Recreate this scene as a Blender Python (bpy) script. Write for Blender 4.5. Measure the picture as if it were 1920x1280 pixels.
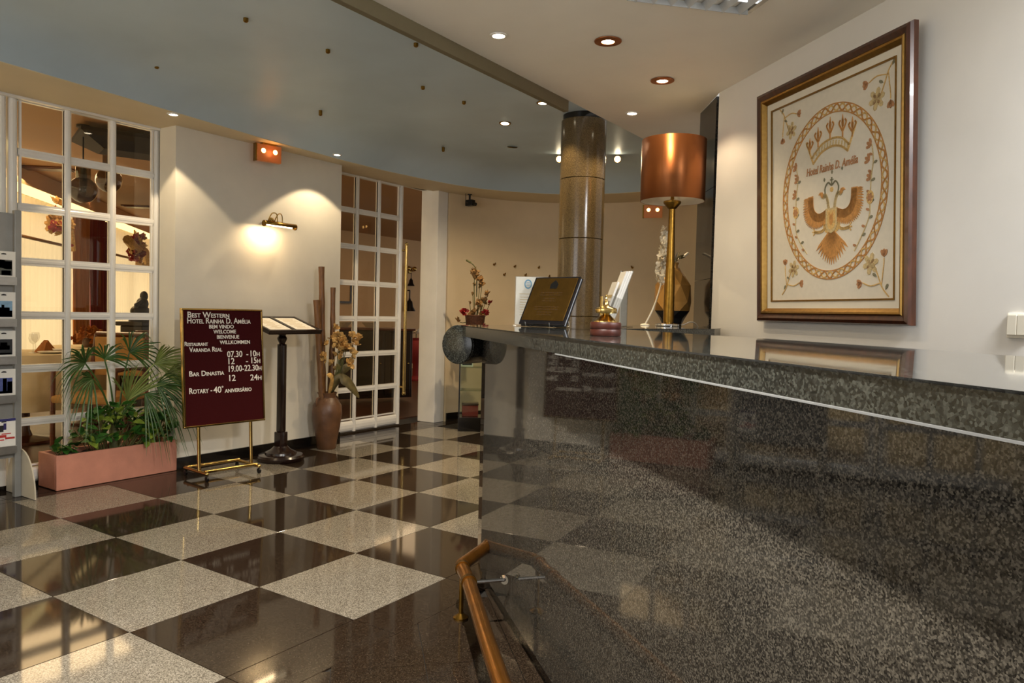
import bpy, bmesh, math, random
from mathutils import Vector, Matrix
random.seed(7)
SC = bpy.context.scene
for o in list(bpy.data.objects): bpy.data.objects.remove(o)
COL = SC.collection
PI = math.pi
def rad(a): return math.radians(a)

# ------------------------------------------------------------------ camera
F_PX = 1398.81
CP = Vector((-1.46201, -3.14778, 1.18461))
pitch, roll, yaw = -0.0384697, 0.0250366, 0.584171
fw = Vector((math.cos(yaw)*math.cos(pitch), math.sin(yaw)*math.cos(pitch), math.sin(pitch)))
rt = Vector((math.sin(yaw), -math.cos(yaw), 0)); up0 = rt.cross(fw)
R_ = rt*math.cos(roll) + up0*math.sin(roll); U_ = -rt*math.sin(roll) + up0*math.cos(roll)
cd = bpy.data.cameras.new('camera'); cam = bpy.data.objects.new('camera', cd); COL.objects.link(cam)
M = Matrix((R_, U_, -fw)).transposed().to_4x4(); M.translation = CP
cam.matrix_world = M
cd.sensor_fit = 'HORIZONTAL'; cd.sensor_width = 36; cd.lens = F_PX*36/1920; cd.clip_start = 0.05
SC.camera = cam
# ------------------------------------------------------------------ world, exposure
W = bpy.data.worlds.new('world'); SC.world = W; W.use_nodes = True
bg = W.node_tree.nodes['Background']; bg.inputs[0].default_value = (1.0, 0.94, 0.86, 1); bg.inputs[1].default_value = 0.55
vs = SC.view_settings; vs.view_transform = 'Standard'; vs.look = 'None'; vs.gamma = 1; vs.use_curve_mapping = False; vs.exposure = 0.15
WARM = (1.0, 0.78, 0.50); WARM2 = (1.0, 0.70, 0.38); COOL = (0.97, 0.98, 1.0); KEYC = (1.0, .93, .82)
E_SOFFIT = 25; E_CEIL = 24; E_STAR = 60; E_KEY = 540; E_PIC = 2.0; E_FLUO = 9; E_ENTR = 52; E_APSE = 90; E_DIN = 60; E_WIN = 1.9
def lamp(name, kind, loc, energy, color, parent=None, target=None, size=.05, angle=90, blend=.3, size_y=None):
    l = bpy.data.lights.new(name, kind); l.energy = energy; l.color = color
    if kind == 'SPOT': l.spot_size = rad(angle); l.spot_blend = blend; l.shadow_soft_size = size
    elif kind == 'AREA':
        l.size = size
        if size_y: l.shape = 'RECTANGLE'; l.size_y = size_y
    else: l.shadow_soft_size = size
    o = bpy.data.objects.new(name, l); COL.objects.link(o)
    o.location = loc
    if target is not None:
        o.rotation_euler = (Vector(target)-Vector(loc)).to_track_quat('-Z', 'Y').to_euler()
    if parent:
        o.parent = parent; o.matrix_parent_inverse = Matrix.LocRotScale(parent.location, parent.rotation_euler, None).inverted()
    return o
# daylight of the glazed entrance behind the camera
lamp('entrance_daylight', 'AREA', (-4.3, -1.2, 1.5), E_ENTR, COOL, target=(1.0, -1.6, 1.3), size=2.6, size_y=2.2)

# ------------------------------------------------------------------ materials
def lin(h):
    h = h.lstrip('#'); v = [int(h[i:i+2], 16)/255 for i in (0, 2, 4)]
    return tuple(((c/12.92) if c <= .04045 else ((c+.055)/1.055)**2.4) for c in v) + (1,)
def nd(nt, t, **k):
    n = nt.nodes.new(t)
    for a, b in k.items(): setattr(n, a, b)
    return n
def mat(name, col, rough=.5, metal=0, spec=.5, noise=0, nscale=20, bump=0, bscale=60, emit=None, estr=0, stretch=None, coat=0, trans=0):
    m = bpy.data.materials.new(name); m.use_nodes = True; nt = m.node_tree; b = nt.nodes['Principled BSDF']
    c = lin(col) if isinstance(col, str) else tuple(col)+(1,)
    b.inputs['Base Color'].default_value = c; b.inputs['Roughness'].default_value = rough
    b.inputs['Metallic'].default_value = metal; b.inputs['Specular IOR Level'].default_value = spec
    b.inputs['Coat Weight'].default_value = coat
    if trans: b.inputs['Transmission Weight'].default_value = trans
    tc = nd(nt, 'ShaderNodeTexCoord'); src = tc.outputs['Object']
    if stretch:
        mp = nd(nt, 'ShaderNodeMapping'); mp.inputs['Scale'].default_value = stretch
        nt.links.new(src, mp.inputs['Vector']); src = mp.outputs['Vector']
    if noise:
        n = nd(nt, 'ShaderNodeTexNoise'); n.inputs['Scale'].default_value = nscale; n.inputs['Detail'].default_value = 5
        nt.links.new(src, n.inputs['Vector'])
        r = nd(nt, 'ShaderNodeValToRGB'); r.color_ramp.elements[0].position = .3; r.color_ramp.elements[1].position = .7
        r.color_ramp.elements[0].color = tuple(max(0, x*(1-noise)) for x in c[:3])+(1,)
        r.color_ramp.elements[1].color = tuple(min(1, x*(1+noise)) for x in c[:3])+(1,)
        nt.links.new(n.outputs['Fac'], r.inputs['Fac']); nt.links.new(r.outputs['Color'], b.inputs['Base Color'])
    if bump:
        n2 = nd(nt, 'ShaderNodeTexNoise'); n2.inputs['Scale'].default_value = bscale; n2.inputs['Detail'].default_value = 4
        nt.links.new(src, n2.inputs['Vector'])
        bp = nd(nt, 'ShaderNodeBump'); bp.inputs['Strength'].default_value = bump; bp.inputs['Distance'].default_value = .01
        nt.links.new(n2.outputs['Fac'], bp.inputs['Height']); nt.links.new(bp.outputs['Normal'], b.inputs['Normal'])
    if emit:
        b.inputs['Emission Color'].default_value = lin(emit) if isinstance(emit, str) else tuple(emit)+(1,)
        b.inputs['Emission Strength'].default_value = estr
    return m
def granite(name, cols, scale, rough, spec=.5, tint=None):
    m = bpy.data.materials.new(name); m.use_nodes = True; nt = m.node_tree; b = nt.nodes['Principled BSDF']
    g = nd(nt, 'ShaderNodeNewGeometry')
    v = nd(nt, 'ShaderNodeTexVoronoi'); v.inputs['Scale'].default_value = scale
    n = nd(nt, 'ShaderNodeTexNoise'); n.inputs['Scale'].default_value = scale*.45; n.inputs['Detail'].default_value = 3
    nt.links.new(g.outputs['Position'], v.inputs['Vector']); nt.links.new(g.outputs['Position'], n.inputs['Vector'])
    s = nd(nt, 'ShaderNodeSeparateColor'); nt.links.new(v.outputs['Color'], s.inputs[0])
    mx = nd(nt, 'ShaderNodeMix'); mx.inputs[0].default_value = .5
    nt.links.new(s.outputs[0], mx.inputs[2]); nt.links.new(n.outputs['Fac'], mx.inputs[3])
    r = nd(nt, 'ShaderNodeValToRGB'); e = r.color_ramp.elements
    ps = [.22, .5, .78]
    e[0].position = ps[0]; e[0].color = lin(cols[0]); e[1].position = ps[2]; e[1].color = lin(cols[2])
    k = e.new(ps[1]); k.color = lin(cols[1])
    nt.links.new(mx.outputs[0], r.inputs['Fac']); nt.links.new(r.outputs['Color'], b.inputs['Base Color'])
    b.inputs['Roughness'].default_value = rough; b.inputs['Specular IOR Level'].default_value = spec
    return m
def glassmat(name, tint, ior=1.45, rough=0.0, extra=0.0):
    m = bpy.data.materials.new(name); m.use_nodes = True; nt = m.node_tree; nt.nodes.remove(nt.nodes['Principled BSDF'])
    out = nt.nodes['Material Output']
    t = nd(nt, 'ShaderNodeBsdfTransparent'); t.inputs[0].default_value = tuple(tint)+(1,)
    gl = nd(nt, 'ShaderNodeBsdfGlossy'); gl.inputs['Roughness'].default_value = rough
    f = nd(nt, 'ShaderNodeLayerWeight'); f.inputs['Blend'].default_value = .5
    pw_ = nd(nt, 'ShaderNodeMath', operation='POWER'); pw_.inputs[1].default_value = 5; nt.links.new(f.outputs['Facing'], pw_.inputs[0])
    ad = nd(nt, 'ShaderNodeMath', operation='MULTIPLY_ADD'); ad.inputs[1].default_value = .9; ad.inputs[2].default_value = ((ior-1)/(ior+1))**2+extra; ad.use_clamp = True
    nt.links.new(pw_.outputs[0], ad.inputs[0])
    mx = nd(nt, 'ShaderNodeMixShader'); nt.links.new(ad.outputs[0], mx.inputs[0])
    nt.links.new(t.outputs[0], mx.inputs[1]); nt.links.new(gl.outputs[0], mx.inputs[2]); nt.links.new(mx.outputs[0], out.inputs[0])
    return m
def sheermat(name, col):
    m = bpy.data.materials.new(name); m.use_nodes = True; nt = m.node_tree; nt.nodes.remove(nt.nodes['Principled BSDF'])
    out = nt.nodes['Material Output']
    d = nd(nt, 'ShaderNodeBsdfDiffuse'); d.inputs[0].default_value = lin(col)
    t = nd(nt, 'ShaderNodeBsdfTranslucent'); t.inputs[0].default_value = lin(col)
    mx = nd(nt, 'ShaderNodeMixShader'); mx.inputs[0].default_value = .75
    nt.links.new(d.outputs[0], mx.inputs[1]); nt.links.new(t.outputs[0], mx.inputs[2]); nt.links.new(mx.outputs[0], out.inputs[0])
    return m
def emis(name, col, s):
    m = bpy.data.materials.new(name); m.use_nodes = True; nt = m.node_tree; nt.nodes.remove(nt.nodes['Principled BSDF'])
    e = nd(nt, 'ShaderNodeEmission'); e.inputs[0].default_value = tuple(col)+(1,); e.inputs[1].default_value = s
    nt.links.new(e.outputs[0], nt.nodes['Material Output'].inputs[0]); return m
M_WALL = mat('wall_paint', '#d9d3c4', .55, noise=.03, nscale=6, bump=.04, bscale=220)
M_WALLR = mat('right_wall_paint', '#dedbd4', .5, noise=.02, nscale=5, bump=.03, bscale=220)
M_CURVE = mat('beige_wall_paint', '#dac5a2', .6, noise=.03, nscale=5, bump=.04, bscale=200)
M_CEIL = mat('ceiling_paint', '#efe9dc', .6, noise=.03, nscale=3)
M_SOFF = mat('soffit_paint', '#d6c6a6', .6, noise=.03, nscale=4)
M_BEAM = mat('beam_paint', '#6c634a', .6, noise=.04, nscale=4)
M_VAULT = mat('sky_blue_paint', '#b9cbd6', .42, noise=.10, nscale=1.3, spec=.4)
M_WHITE = mat('white_lacquer', '#e8e5de', .22, noise=.03, nscale=8, coat=.3)
M_BLACKST = mat('black_baseboard_stone', '#15120f', .12, noise=.3, nscale=40)
M_TLIGHT = granite('grey_granite_tile', ('#4b463d', '#736c60', '#9b9487'), 330, .06, .2)
M_TDARK = granite('black_granite_tile', ('#17110c', '#271e16', '#3c3228'), 330, .06, .2)
M_GROUT = mat('dark_grout', '#1b1712', .8, noise=.2)
M_SLAB = granite('dark_grey_granite_slab', ('#0f100e', '#242522', '#41433e'), 260, .22, .4)
M_TOP = granite('polished_granite_top', ('#10110f', '#242522', '#4b4c47'), 240, .035, .9)
M_PANEL = granite('polished_grey_granite_panel', ('#181715', '#33302b', '#5f5a51'), 370, .035, .45)
M_COLUMN = granite('brown_granite_column', ('#3b2f1c', '#54452c', '#6d5c3c'), 420, .16, .5)
M_DKPIL = granite('black_granite_pilaster', ('#0e0e0d', '#1f1e1c', '#3a3834'), 240, .1)
M_BRASS = mat('polished_brass', '#c0a263', .16, 1, noise=.06, nscale=30)
M_GOLD = mat('gold_leaf', '#93723c', .36, 1, noise=.12, nscale=60)
M_OLDBR = mat('aged_brass', '#8d6a2c', .32, 1, noise=.18, nscale=40)
M_CHROME = mat('chrome', '#cfcfcf', .1, 1, noise=.03)
M_ALU = mat('brushed_aluminium', '#b6b6b2', .35, 1, noise=.06, nscale=50)
M_COPPER = mat('copper_shade_fabric', '#a4653a', .42, .9, noise=.06, nscale=18, stretch=(1, 1, .02), bump=.05, bscale=300)
_nt = M_COPPER.node_tree; _b = _nt.nodes['Principled BSDF']; _b.inputs['Anisotropic'].default_value = .85; _b.inputs['Anisotropic Rotation'].default_value = .25
_tg = nd(_nt, 'ShaderNodeTangent'); _tg.direction_type = 'RADIAL'; _tg.axis = 'Z'; _nt.links.new(_tg.outputs[0], _b.inputs['Tangent'])
M_SHADEIN = mat('white_shade_lining', '#e2d8c6', .7, noise=.03)
M_RAILW = mat('bronze_rail', '#9a6424', .22, .9, noise=.22, nscale=16, stretch=(1, 1, 1))
M_DKWOOD = mat('dark_mahogany', '#1d0f0b', .22, noise=.35, nscale=9, stretch=(6, 6, 1), coat=.3)
M_FRWOOD = mat('walnut_frame_wood', '#3e1f0f', .3, noise=.4, nscale=14, stretch=(4, 4, 1), coat=.3)
M_BELLW = mat('bell_base_wood', '#2c110a', .42, spec=.2, noise=.3, nscale=40)
M_BAMBOO = mat('dry_bamboo', '#6e4a26', .45, noise=.35, nscale=12, stretch=(8, 8, 1.2))
M_CERAM = mat('brown_stoneware', '#5b3d26', .42, noise=.3, nscale=10, bump=.2, bscale=30)
M_TERRA = mat('pink_terracotta', '#c4846c', .6, noise=.07, nscale=14, bump=.1, bscale=120)
M_SOIL = mat('soil', '#1c140d', .95, noise=.4, nscale=60, bump=.6)
M_FROND = mat('palm_green', '#3d5a24', .42, noise=.35, nscale=12)
M_FROND2 = mat('palm_yellow_green', '#7d8a45', .45, noise=.3, nscale=12)
M_LEAF = mat('pothos_leaf', '#2f5a1e', .32, noise=.4, nscale=25)
M_LEAF2 = mat('pothos_variegated', '#7c8f34', .35, noise=.45, nscale=40)
M_STEM = mat('plant_stem', '#5a5a2e', .6, noise=.3)
M_DRYFL = mat('dried_golden_petals', '#c29a58', .6, noise=.35, nscale=40)
M_DRYLF = mat('dried_leaf', '#5a4f2c', .55, noise=.35, nscale=25)
M_FELT = mat('burgundy_felt', '#380709', .9, noise=.12, nscale=200, spec=.15)
M_LETTER = mat('white_plastic_letter', '#efe9dc', .4, noise=.02)
M_PAPER = mat('white_paper', '#e4e0d6', .6, noise=.03, nscale=30)
M_INK = mat('dark_ink', '#26221e', .6, noise=.1)
M_BLUEINK = mat('blue_ink', '#4d87a6', .6, noise=.1)
M_NAVY = mat('navy_print', '#2a2660', .5, noise=.1)
M_RED = mat('red_print', '#b02a22', .5, noise=.2)
M_ACRYL = glassmat('clear_acrylic', (.93, .93, .92), 1.49, .02, .06)
M_GLASS = glassmat('window_glass', (.93, .90, .85), 1.45, .0, .0)
M_SMOKE = glassmat('smoked_glass_globe', (.42, .36, .28), 1.5, .02, .05)
M_CABGL = glassmat('cabinet_glass', (.86, .92, .86), 1.5, .0, .03)
M_RACK = mat('grey_rack_metal', '#8b8a85', .4, .3, noise=.05)
M_RACKP = mat('frosted_rack_plastic', '#b9b09c', .35, noise=.04)
M_BLACKP = mat('black_plastic', '#0c0c0d', .35, noise=.1)
M_SWITCH = mat('ivory_switch', '#e6e0cf', .35, noise=.02)
M_CANVAS = mat('cream_silk', '#d3cbb9', .7, noise=.03, nscale=40, bump=.06, bscale=500)
M_MATBD = mat('cream_mount', '#d8d0bd', .7, noise=.02)
M_EMB1 = mat('ochre_thread', '#bb8444', .6, noise=.22, nscale=90, bump=.4, bscale=400)
M_EMB2 = mat('gold_thread', '#cda866', .55, noise=.25, nscale=120, bump=.4, bscale=400)
M_EMB3 = mat('pale_gold_thread', '#bda778', .6, noise=.2, nscale=120)
M_EMB4 = mat('dusky_red_thread', '#a87850', .6, noise=.25, nscale=120)
M_EMB5 = mat('grey_green_thread', '#77735a', .6, noise=.2, nscale=120)
M_PLAQ = mat('bronze_plaque_plate', '#7a5a26', .3, .9, noise=.12, nscale=30)
M_PLAQT = mat('engraved_text', '#4a3210', .5, .4, noise=.1)
M_PLAQB = mat('black_plaque_board', '#131013', .25, noise=.1)
M_GREYE = mat('grey_plaque_edge', '#8f9399', .3, noise=.05)
M_VASEG = mat('bronze_faceted_glaze', '#b98a48', .28, .65, noise=.2, nscale=5)
M_ORCHID = mat('white_orchid_petal', '#d8cfba', .55, noise=.06)
M_FLRED = mat('red_petal', '#8e1712', .55, noise=.3, nscale=40)
M_FLTAN = mat('tan_dried_petal', '#96703f', .6, noise=.3, nscale=40)
M_BASKET = mat('wicker', '#5a331c', .6, noise=.4, nscale=60, bump=.6, bscale=90)
M_SHEER = sheermat('sheer_curtain_cloth', '#f1e6cc')
M_DRAPER = mat('red_drape_cloth', '#6e1712', .8, noise=.25, nscale=6, stretch=(4, 4, .3))
M_DRAPEO = mat('orange_drape_cloth', '#a8662a', .8, noise=.2, nscale=6, stretch=(4, 4, .3))
M_DCEIL = mat('dining_ceiling_paint', '#a3794c', .6, noise=.04, nscale=2)
M_DWALL = mat('dining_wall_paint', '#c9a577', .6, noise=.04, nscale=2)
M_DFLOOR = mat('dining_floor_wood', '#4a2c18', .35, noise=.35, nscale=5, stretch=(1, 6, 1))
M_CLOTH = mat('tablecloth', '#d8c8a8', .8, noise=.05)
M_CHAIRW = mat('chair_wood', '#5a2a14', .3, noise=.35, nscale=12, coat=.2)
M_CHAIRS = mat('chair_seat_tan', '#b58a52', .8, noise=.1)
M_CHAIRR = mat('chair_seat_red', '#7e1c18', .8, noise=.1)
M_BRONZE = mat('dark_bronze_sculpture', '#1e1712', .35, .5, noise=.3)
M_BULB = emis('downlight_bulb', (1.0, .86, .62), 14)
M_BULBS = emis('star_spot_bulb', (1.0, .84, .55), 30)
M_EXITB = emis('amber_bulb', (1.0, .55, .16), 7)
M_EXIT = mat('amber_lamp_plastic', '#8a4a26', .3, noise=.1, emit=(1.0, .30, .06), estr=.12)
M_FLUO = emis('fluorescent_tube', (.95, .98, 1.0), 1.5)
M_WIN = emis('window_daylight', (1.0, .86, .62), E_WIN)
M_COVE = emis('cove_light_strip', (1.0, .78, .36), 2.2)

# ------------------------------------------------------------------ helpers
class MB:
    def __init__(s): s.v = []; s.f = []
    def add(s, vs, fs):
        k = len(s.v); s.v += [tuple(x) for x in vs]; s.f += [tuple(i+k for i in f) for f in fs]; return s
    def box(s, a, b, bev=0, mtx=None):
        x0, y0, z0 = a; x1, y1, z1 = b
        if bev:
            bm = bmesh.new(); bmesh.ops.create_cube(bm, size=1)
            for v in bm.verts: v.co = Vector(((x0+x1)/2+v.co.x*(x1-x0), (y0+y1)/2+v.co.y*(y1-y0), (z0+z1)/2+v.co.z*(z1-z0)))
            bmesh.ops.bevel(bm, geom=bm.edges[:], offset=bev, segments=2, affect='EDGES', profile=.6)
            bm.verts.index_update(); vs_ = [v.co.copy() for v in bm.verts]; fs = [[v.index for v in f.verts] for f in bm.faces]; bm.free()
        else:
            vs_ = [Vector(p) for p in ((x0,y0,z0),(x1,y0,z0),(x1,y1,z0),(x0,y1,z0),(x0,y0,z1),(x1,y0,z1),(x1,y1,z1),(x0,y1,z1))]
            fs = [(3,2,1,0),(4,5,6,7),(0,1,5,4),(1,2,6,5),(2,3,7,6),(3,0,4,7)]
        if mtx: vs_ = [mtx @ v for v in vs_]
        return s.add(vs_, fs)
    def prism(s, poly, z0, z1, bev=0):
        n = len(poly)
        if bev:
            # inset top ring for a small arris
            def inset(d):
                out = []
                for i in range(n):
                    p0 = Vector(poly[i-1]); p1 = Vector(poly[i]); p2 = Vector(poly[(i+1) % n])
                    e1 = (p1-p0).normalized(); e2 = (p2-p1).normalized()
                    n1 = Vector((-e1.y, e1.x)); n2 = Vector((-e2.y, e2.x)); b = (n1+n2)
                    q = b/max(.3, 1+n1.dot(n2)); out.append(p1+q*d)
                return out
            r = [[(p[0], p[1], z0) for p in poly], [(p[0], p[1], z1-bev) for p in poly], [(p[0], p[1], z1) for p in inset(bev)]]
        else: r = [[(p[0], p[1], z0) for p in poly], [(p[0], p[1], z1) for p in poly]]
        vs_ = sum(r, []); fs = [tuple(range(n))[::-1], tuple(range((len(r)-1)*n, len(r)*n))]
        for k in range(len(r)-1):
            for i in range(n):
                j = (i+1) % n; fs.append((k*n+i, k*n+j, (k+1)*n+j, (k+1)*n+i))
        return s.add(vs_, fs)
    def lathe(s, prof, seg=24, c=(0, 0, 0), mtx=None):
        vs_ = []; fs = []; n = len(prof)
        for r, z in prof:
            for k in range(seg):
                a = 2*PI*k/seg; vs_.append(Vector((r*math.cos(a), r*math.sin(a), z)))
        for i in range(n-1):
            for k in range(seg):
                j = (k+1) % seg; fs.append((i*seg+k, i*seg+j, (i+1)*seg+j, (i+1)*seg+k))
        fs.append(tuple(range(seg))[::-1]); fs.append(tuple(range((n-1)*seg, n*seg)))
        vs_ = [(mtx @ v if mtx else v)+Vector(c) for v in vs_]
        return s.add(vs_, fs)
    def tube(s, pts, r, seg=10, caps=True):
        pts = [Vector(p) for p in pts]; n = len(pts)
        rs = r if isinstance(r, (list, tuple)) else [r]*n
        t0 = (pts[1]-pts[0]).normalized(); a = Vector((0, 0, 1)) if abs(t0.z) < .9 else Vector((1, 0, 0))
        u = t0.cross(a).normalized(); vs_ = []; fs = []
        for i in range(n):
            t = (pts[min(i+1, n-1)]-pts[max(i-1, 0)]).normalized()
            u = (u-t*u.dot(t)).normalized(); w = t.cross(u)
            for k in range(seg):
                q = 2*PI*k/seg; vs_.append(pts[i]+(u*math.cos(q)+w*math.sin(q))*rs[i])
        for i in range(n-1):
            for k in range(seg):
                j = (k+1) % seg; fs.append((i*seg+k, i*seg+j, (i+1)*seg+j, (i+1)*seg+k))
        if caps: fs.append(tuple(range(seg))[::-1]); fs.append(tuple(range((n-1)*seg, n*seg)))
        return s.add(vs_, fs)
    def sphere(s, c, r, seg=14, rings=9, sc=(1, 1, 1)):
        pr = [(max(1e-4, math.sin(PI*i/rings)), -math.cos(PI*i/rings)) for i in range(rings+1)]
        vs_ = []; fs = []
        for rr, z in pr:
            for k in range(seg):
                a = 2*PI*k/seg; vs_.append((c[0]+r*sc[0]*rr*math.cos(a), c[1]+r*sc[1]*rr*math.sin(a), c[2]+r*sc[2]*z))
        for i in range(rings):
            for k in range(seg):
                j = (k+1) % seg; fs.append((i*seg+k, i*seg+j, (i+1)*seg+j, (i+1)*seg+k))
        return s.add(vs_, fs)
    def xform(s, mtx): s.v = [tuple(mtx @ Vector(p)) for p in s.v]; return s
    def build(s, name, m, parent=None, smooth=False, loc=None):
        me = bpy.data.meshes.new(name); me.from_pydata(s.v, [], s.f); me.validate()
        bm = bmesh.new(); bm.from_mesh(me); bmesh.ops.recalc_face_normals(bm, faces=bm.faces); bm.to_mesh(me); bm.free()
        me.materials.append(m)
        if smooth:
            for p in me.polygons: p.use_smooth = True
            try: me.set_sharp_from_angle(angle=rad(40))
            except Exception: pass
        return link(name, me, parent, loc)
def link(name, me, parent=None, loc=None):
    o = bpy.data.objects.new(name, me); COL.objects.link(o)
    if parent: o.parent = parent
    if loc is not None: o.location = loc
    return o
def tag(o, label=None, cat=None, group=None, kind=None):
    if label: o['label'] = label
    if cat: o['category'] = cat
    if group: o['group'] = group
    if kind: o['kind'] = kind
    return o
def thing(name, label, cat, loc=(0, 0, 0), rz=0, group=None):
    o = bpy.data.objects.new(name, None); COL.objects.link(o); o.empty_display_size = .05
    o.location = loc; o.rotation_euler = (0, 0, rz)
    return tag(o, label, cat, group)
def struct(o): o['kind'] = 'structure'; return o
def sempty(name, loc=(0, 0, 0)):
    o = bpy.data.objects.new(name, None); COL.objects.link(o); o.location = loc; o['kind'] = 'structure'; return o
def dup(root, loc=None, rz=None, label=None):
    r = root.copy(); COL.objects.link(r)
    if loc is not None: r.location = loc
    if rz is not None: r.rotation_euler = (0, 0, rz)
    if label: r['label'] = label
    for ch in list(root.children):
        c = ch.copy(); COL.objects.link(c); c.parent = r
        for g in list(ch.children):
            d = g.copy(); COL.objects.link(d); d.parent = c
    return r
def text_mesh(body, size, ext=.0015, caps=False, align='LEFT', shear=0, sx=1, width=None, offset=0):
    cu = bpy.data.curves.new('text', 'FONT'); cu.body = body; cu.size = size; cu.extrude = ext; cu.align_x = align; cu.shear = shear
    cu.offset = offset; cu.resolution_u = 3
    if caps:
        cu.small_caps_scale = .72
        for i in range(len(body)): cu.body_format[i].use_small_caps = True
    o = bpy.data.objects.new('text_tmp', cu); COL.objects.link(o)
    bpy.context.view_layer.update()
    me = bpy.data.meshes.new_from_object(o.evaluated_get(bpy.context.evaluated_depsgraph_get()))
    bpy.data.objects.remove(o); bpy.data.curves.remove(cu)
    if width:
        xs = [v.co.x for v in me.vertices]; k = width/max(1e-6, max(xs)-min(xs)); x0 = min(xs)
        for v in me.vertices: v.co.x = (v.co.x-x0)*k
    return me
def place_text(me, name, m, parent, loc, rot=(PI/2, 0, 0)):
    me.materials.clear(); me.materials.append(m)
    o = link(name, me, parent); o.location = loc; o.rotation_euler = rot; return o

# ================================================================== SETTING
ZS, ZW, ZB = 2.44, 2.56, 2.64         # soffit, white ceiling, blue vault
YW, YD = 1.77, 2.0                    # left wall face, glazed screen plane
T = .56                               # floor tile
# ---- floor of granite tiles
fl = MB().box((-3.6, -4.6, -.06), (6.5, 2.3, -.006)).build('floor', M_GROUT); struct(fl)
def tile_mesh(w, h, m):
    g = .0012
    mb = MB().prism([(g, g), (w-g, g), (w-g, h-g), (g, h-g)], -.02, 0, .0012)
    me = mb.build('tile', m); d = me.data; bpy.data.objects.remove(me); return d
tl, td = tile_mesh(T, T, M_TLIGHT), tile_mesh(T, T, M_TDARK)
for u in range(-5, 11):
    for v in range(-3, 2):
        me = tl if (u+v) % 2 == 0 else td
        if u > 7 and v < -1: continue
        link('tile', me, fl, (u*T, -(v+1)*T, 0))
hs = T*.385
tstrip = tile_mesh(T, hs, M_TDARK); tedge = tile_mesh(T, T*.15, M_TDARK); trec = tile_mesh(T, .26, M_TDARK)
for u in range(-5, 8):
    link('border_tile', tstrip, fl, (u*T, -2*T-hs, 0))
for u in range(-5, 9):
    link('border_tile', tedge, fl, (u*T, 3*T, 0)); link('border_tile', trec, fl, (u*T, 3.15*T+.002, 0))
# dark tiles laid square to the counter beyond the border strip
def clip(poly, fn):
    out = []
    for i in range(len(poly)):
        a, b = poly[i], poly[(i+1) % len(poly)]; fa, fb = fn(a), fn(b)
        if fa >= 0: out.append(a)
        if fa*fb < 0: t = fa/(fa-fb); out.append(a+(b-a)*t)
    return out
ca = Vector((math.cos(rad(45)), math.sin(rad(45)))); cb = Vector((-ca.y, ca.x)); org = Vector((.223, -1.356))
yb = -2*T-hs
for i in range(-9, 6):
    for j in range(-6, 8):
        g = .0012
        P = [org+ca*(i*T+g)+cb*(j*T*.55+g), org+ca*((i+1)*T-g)+cb*(j*T*.55+g), org+ca*((i+1)*T-g)+cb*((j+1)*T*.55-g), org+ca*(i*T+g)+cb*((j+1)*T*.55-g)]
        P = clip(P, lambda p: (yb-g)-p.y); 
        if len(P) < 3: continue
        P = clip(P, lambda p: p.y+4.3); 
        if len(P) < 3: continue
        P = clip(P, lambda p: 3.4-p.x)
        if len(P) < 3: continue
        P = clip(P, lambda p: p.x+3.4)
        if len(P) < 3: continue
        ar = abs(sum(P[k].x*P[(k+1) % len(P)].y-P[(k+1) % len(P)].x*P[k].y for k in range(len(P)))/2)
        if ar < .01: continue
        MB().prism([(p.x, p.y) for p in P], -.02, 0).build('border_tile', M_TDARK, fl)

# ---- left wall block between the glazed screens
struct(MB().box((1.63, YW, 0), (3.2, 1.965, ZS+.1)).build('wall_left', M_WALL))
struct(MB().box((1.615, YW-.016, 0), (3.215, YW, .085)).add(*(([(3.2, YW, 0), (3.216, YW, 0), (3.216, 1.965, 0), (3.2, 1.965, 0), (3.2, YW, .085), (3.216, YW, .085), (3.216, 1.965, .085), (3.2, 1.965, .085)], [(0,1,2,3),(4,5,6,7),(0,1,5,4),(1,2,6,5),(2,3,7,6),(3,0,4,7)]))).build('baseboard_left', M_BLACKST))
# header over the screens
struct(MB().box((-3.6, 1.98, 2.455), (4.84, 2.10, 2.62)).build('trim_1', M_WHITE))
struct(MB().box((-3.6, 1.962, 2.425), (1.66, 2.0, 2.458), .006).build('trim_2', M_WHITE))
struct(MB().box((1.66, 2.052, 0), (3.25, 2.10, 2.46)).build('wall_pocket', M_WALL))
struct(MB().box((-3.6, 2.0, 0), (-1.32, 2.1, 2.5)).build('wall_far_left', M_WALL))

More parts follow.
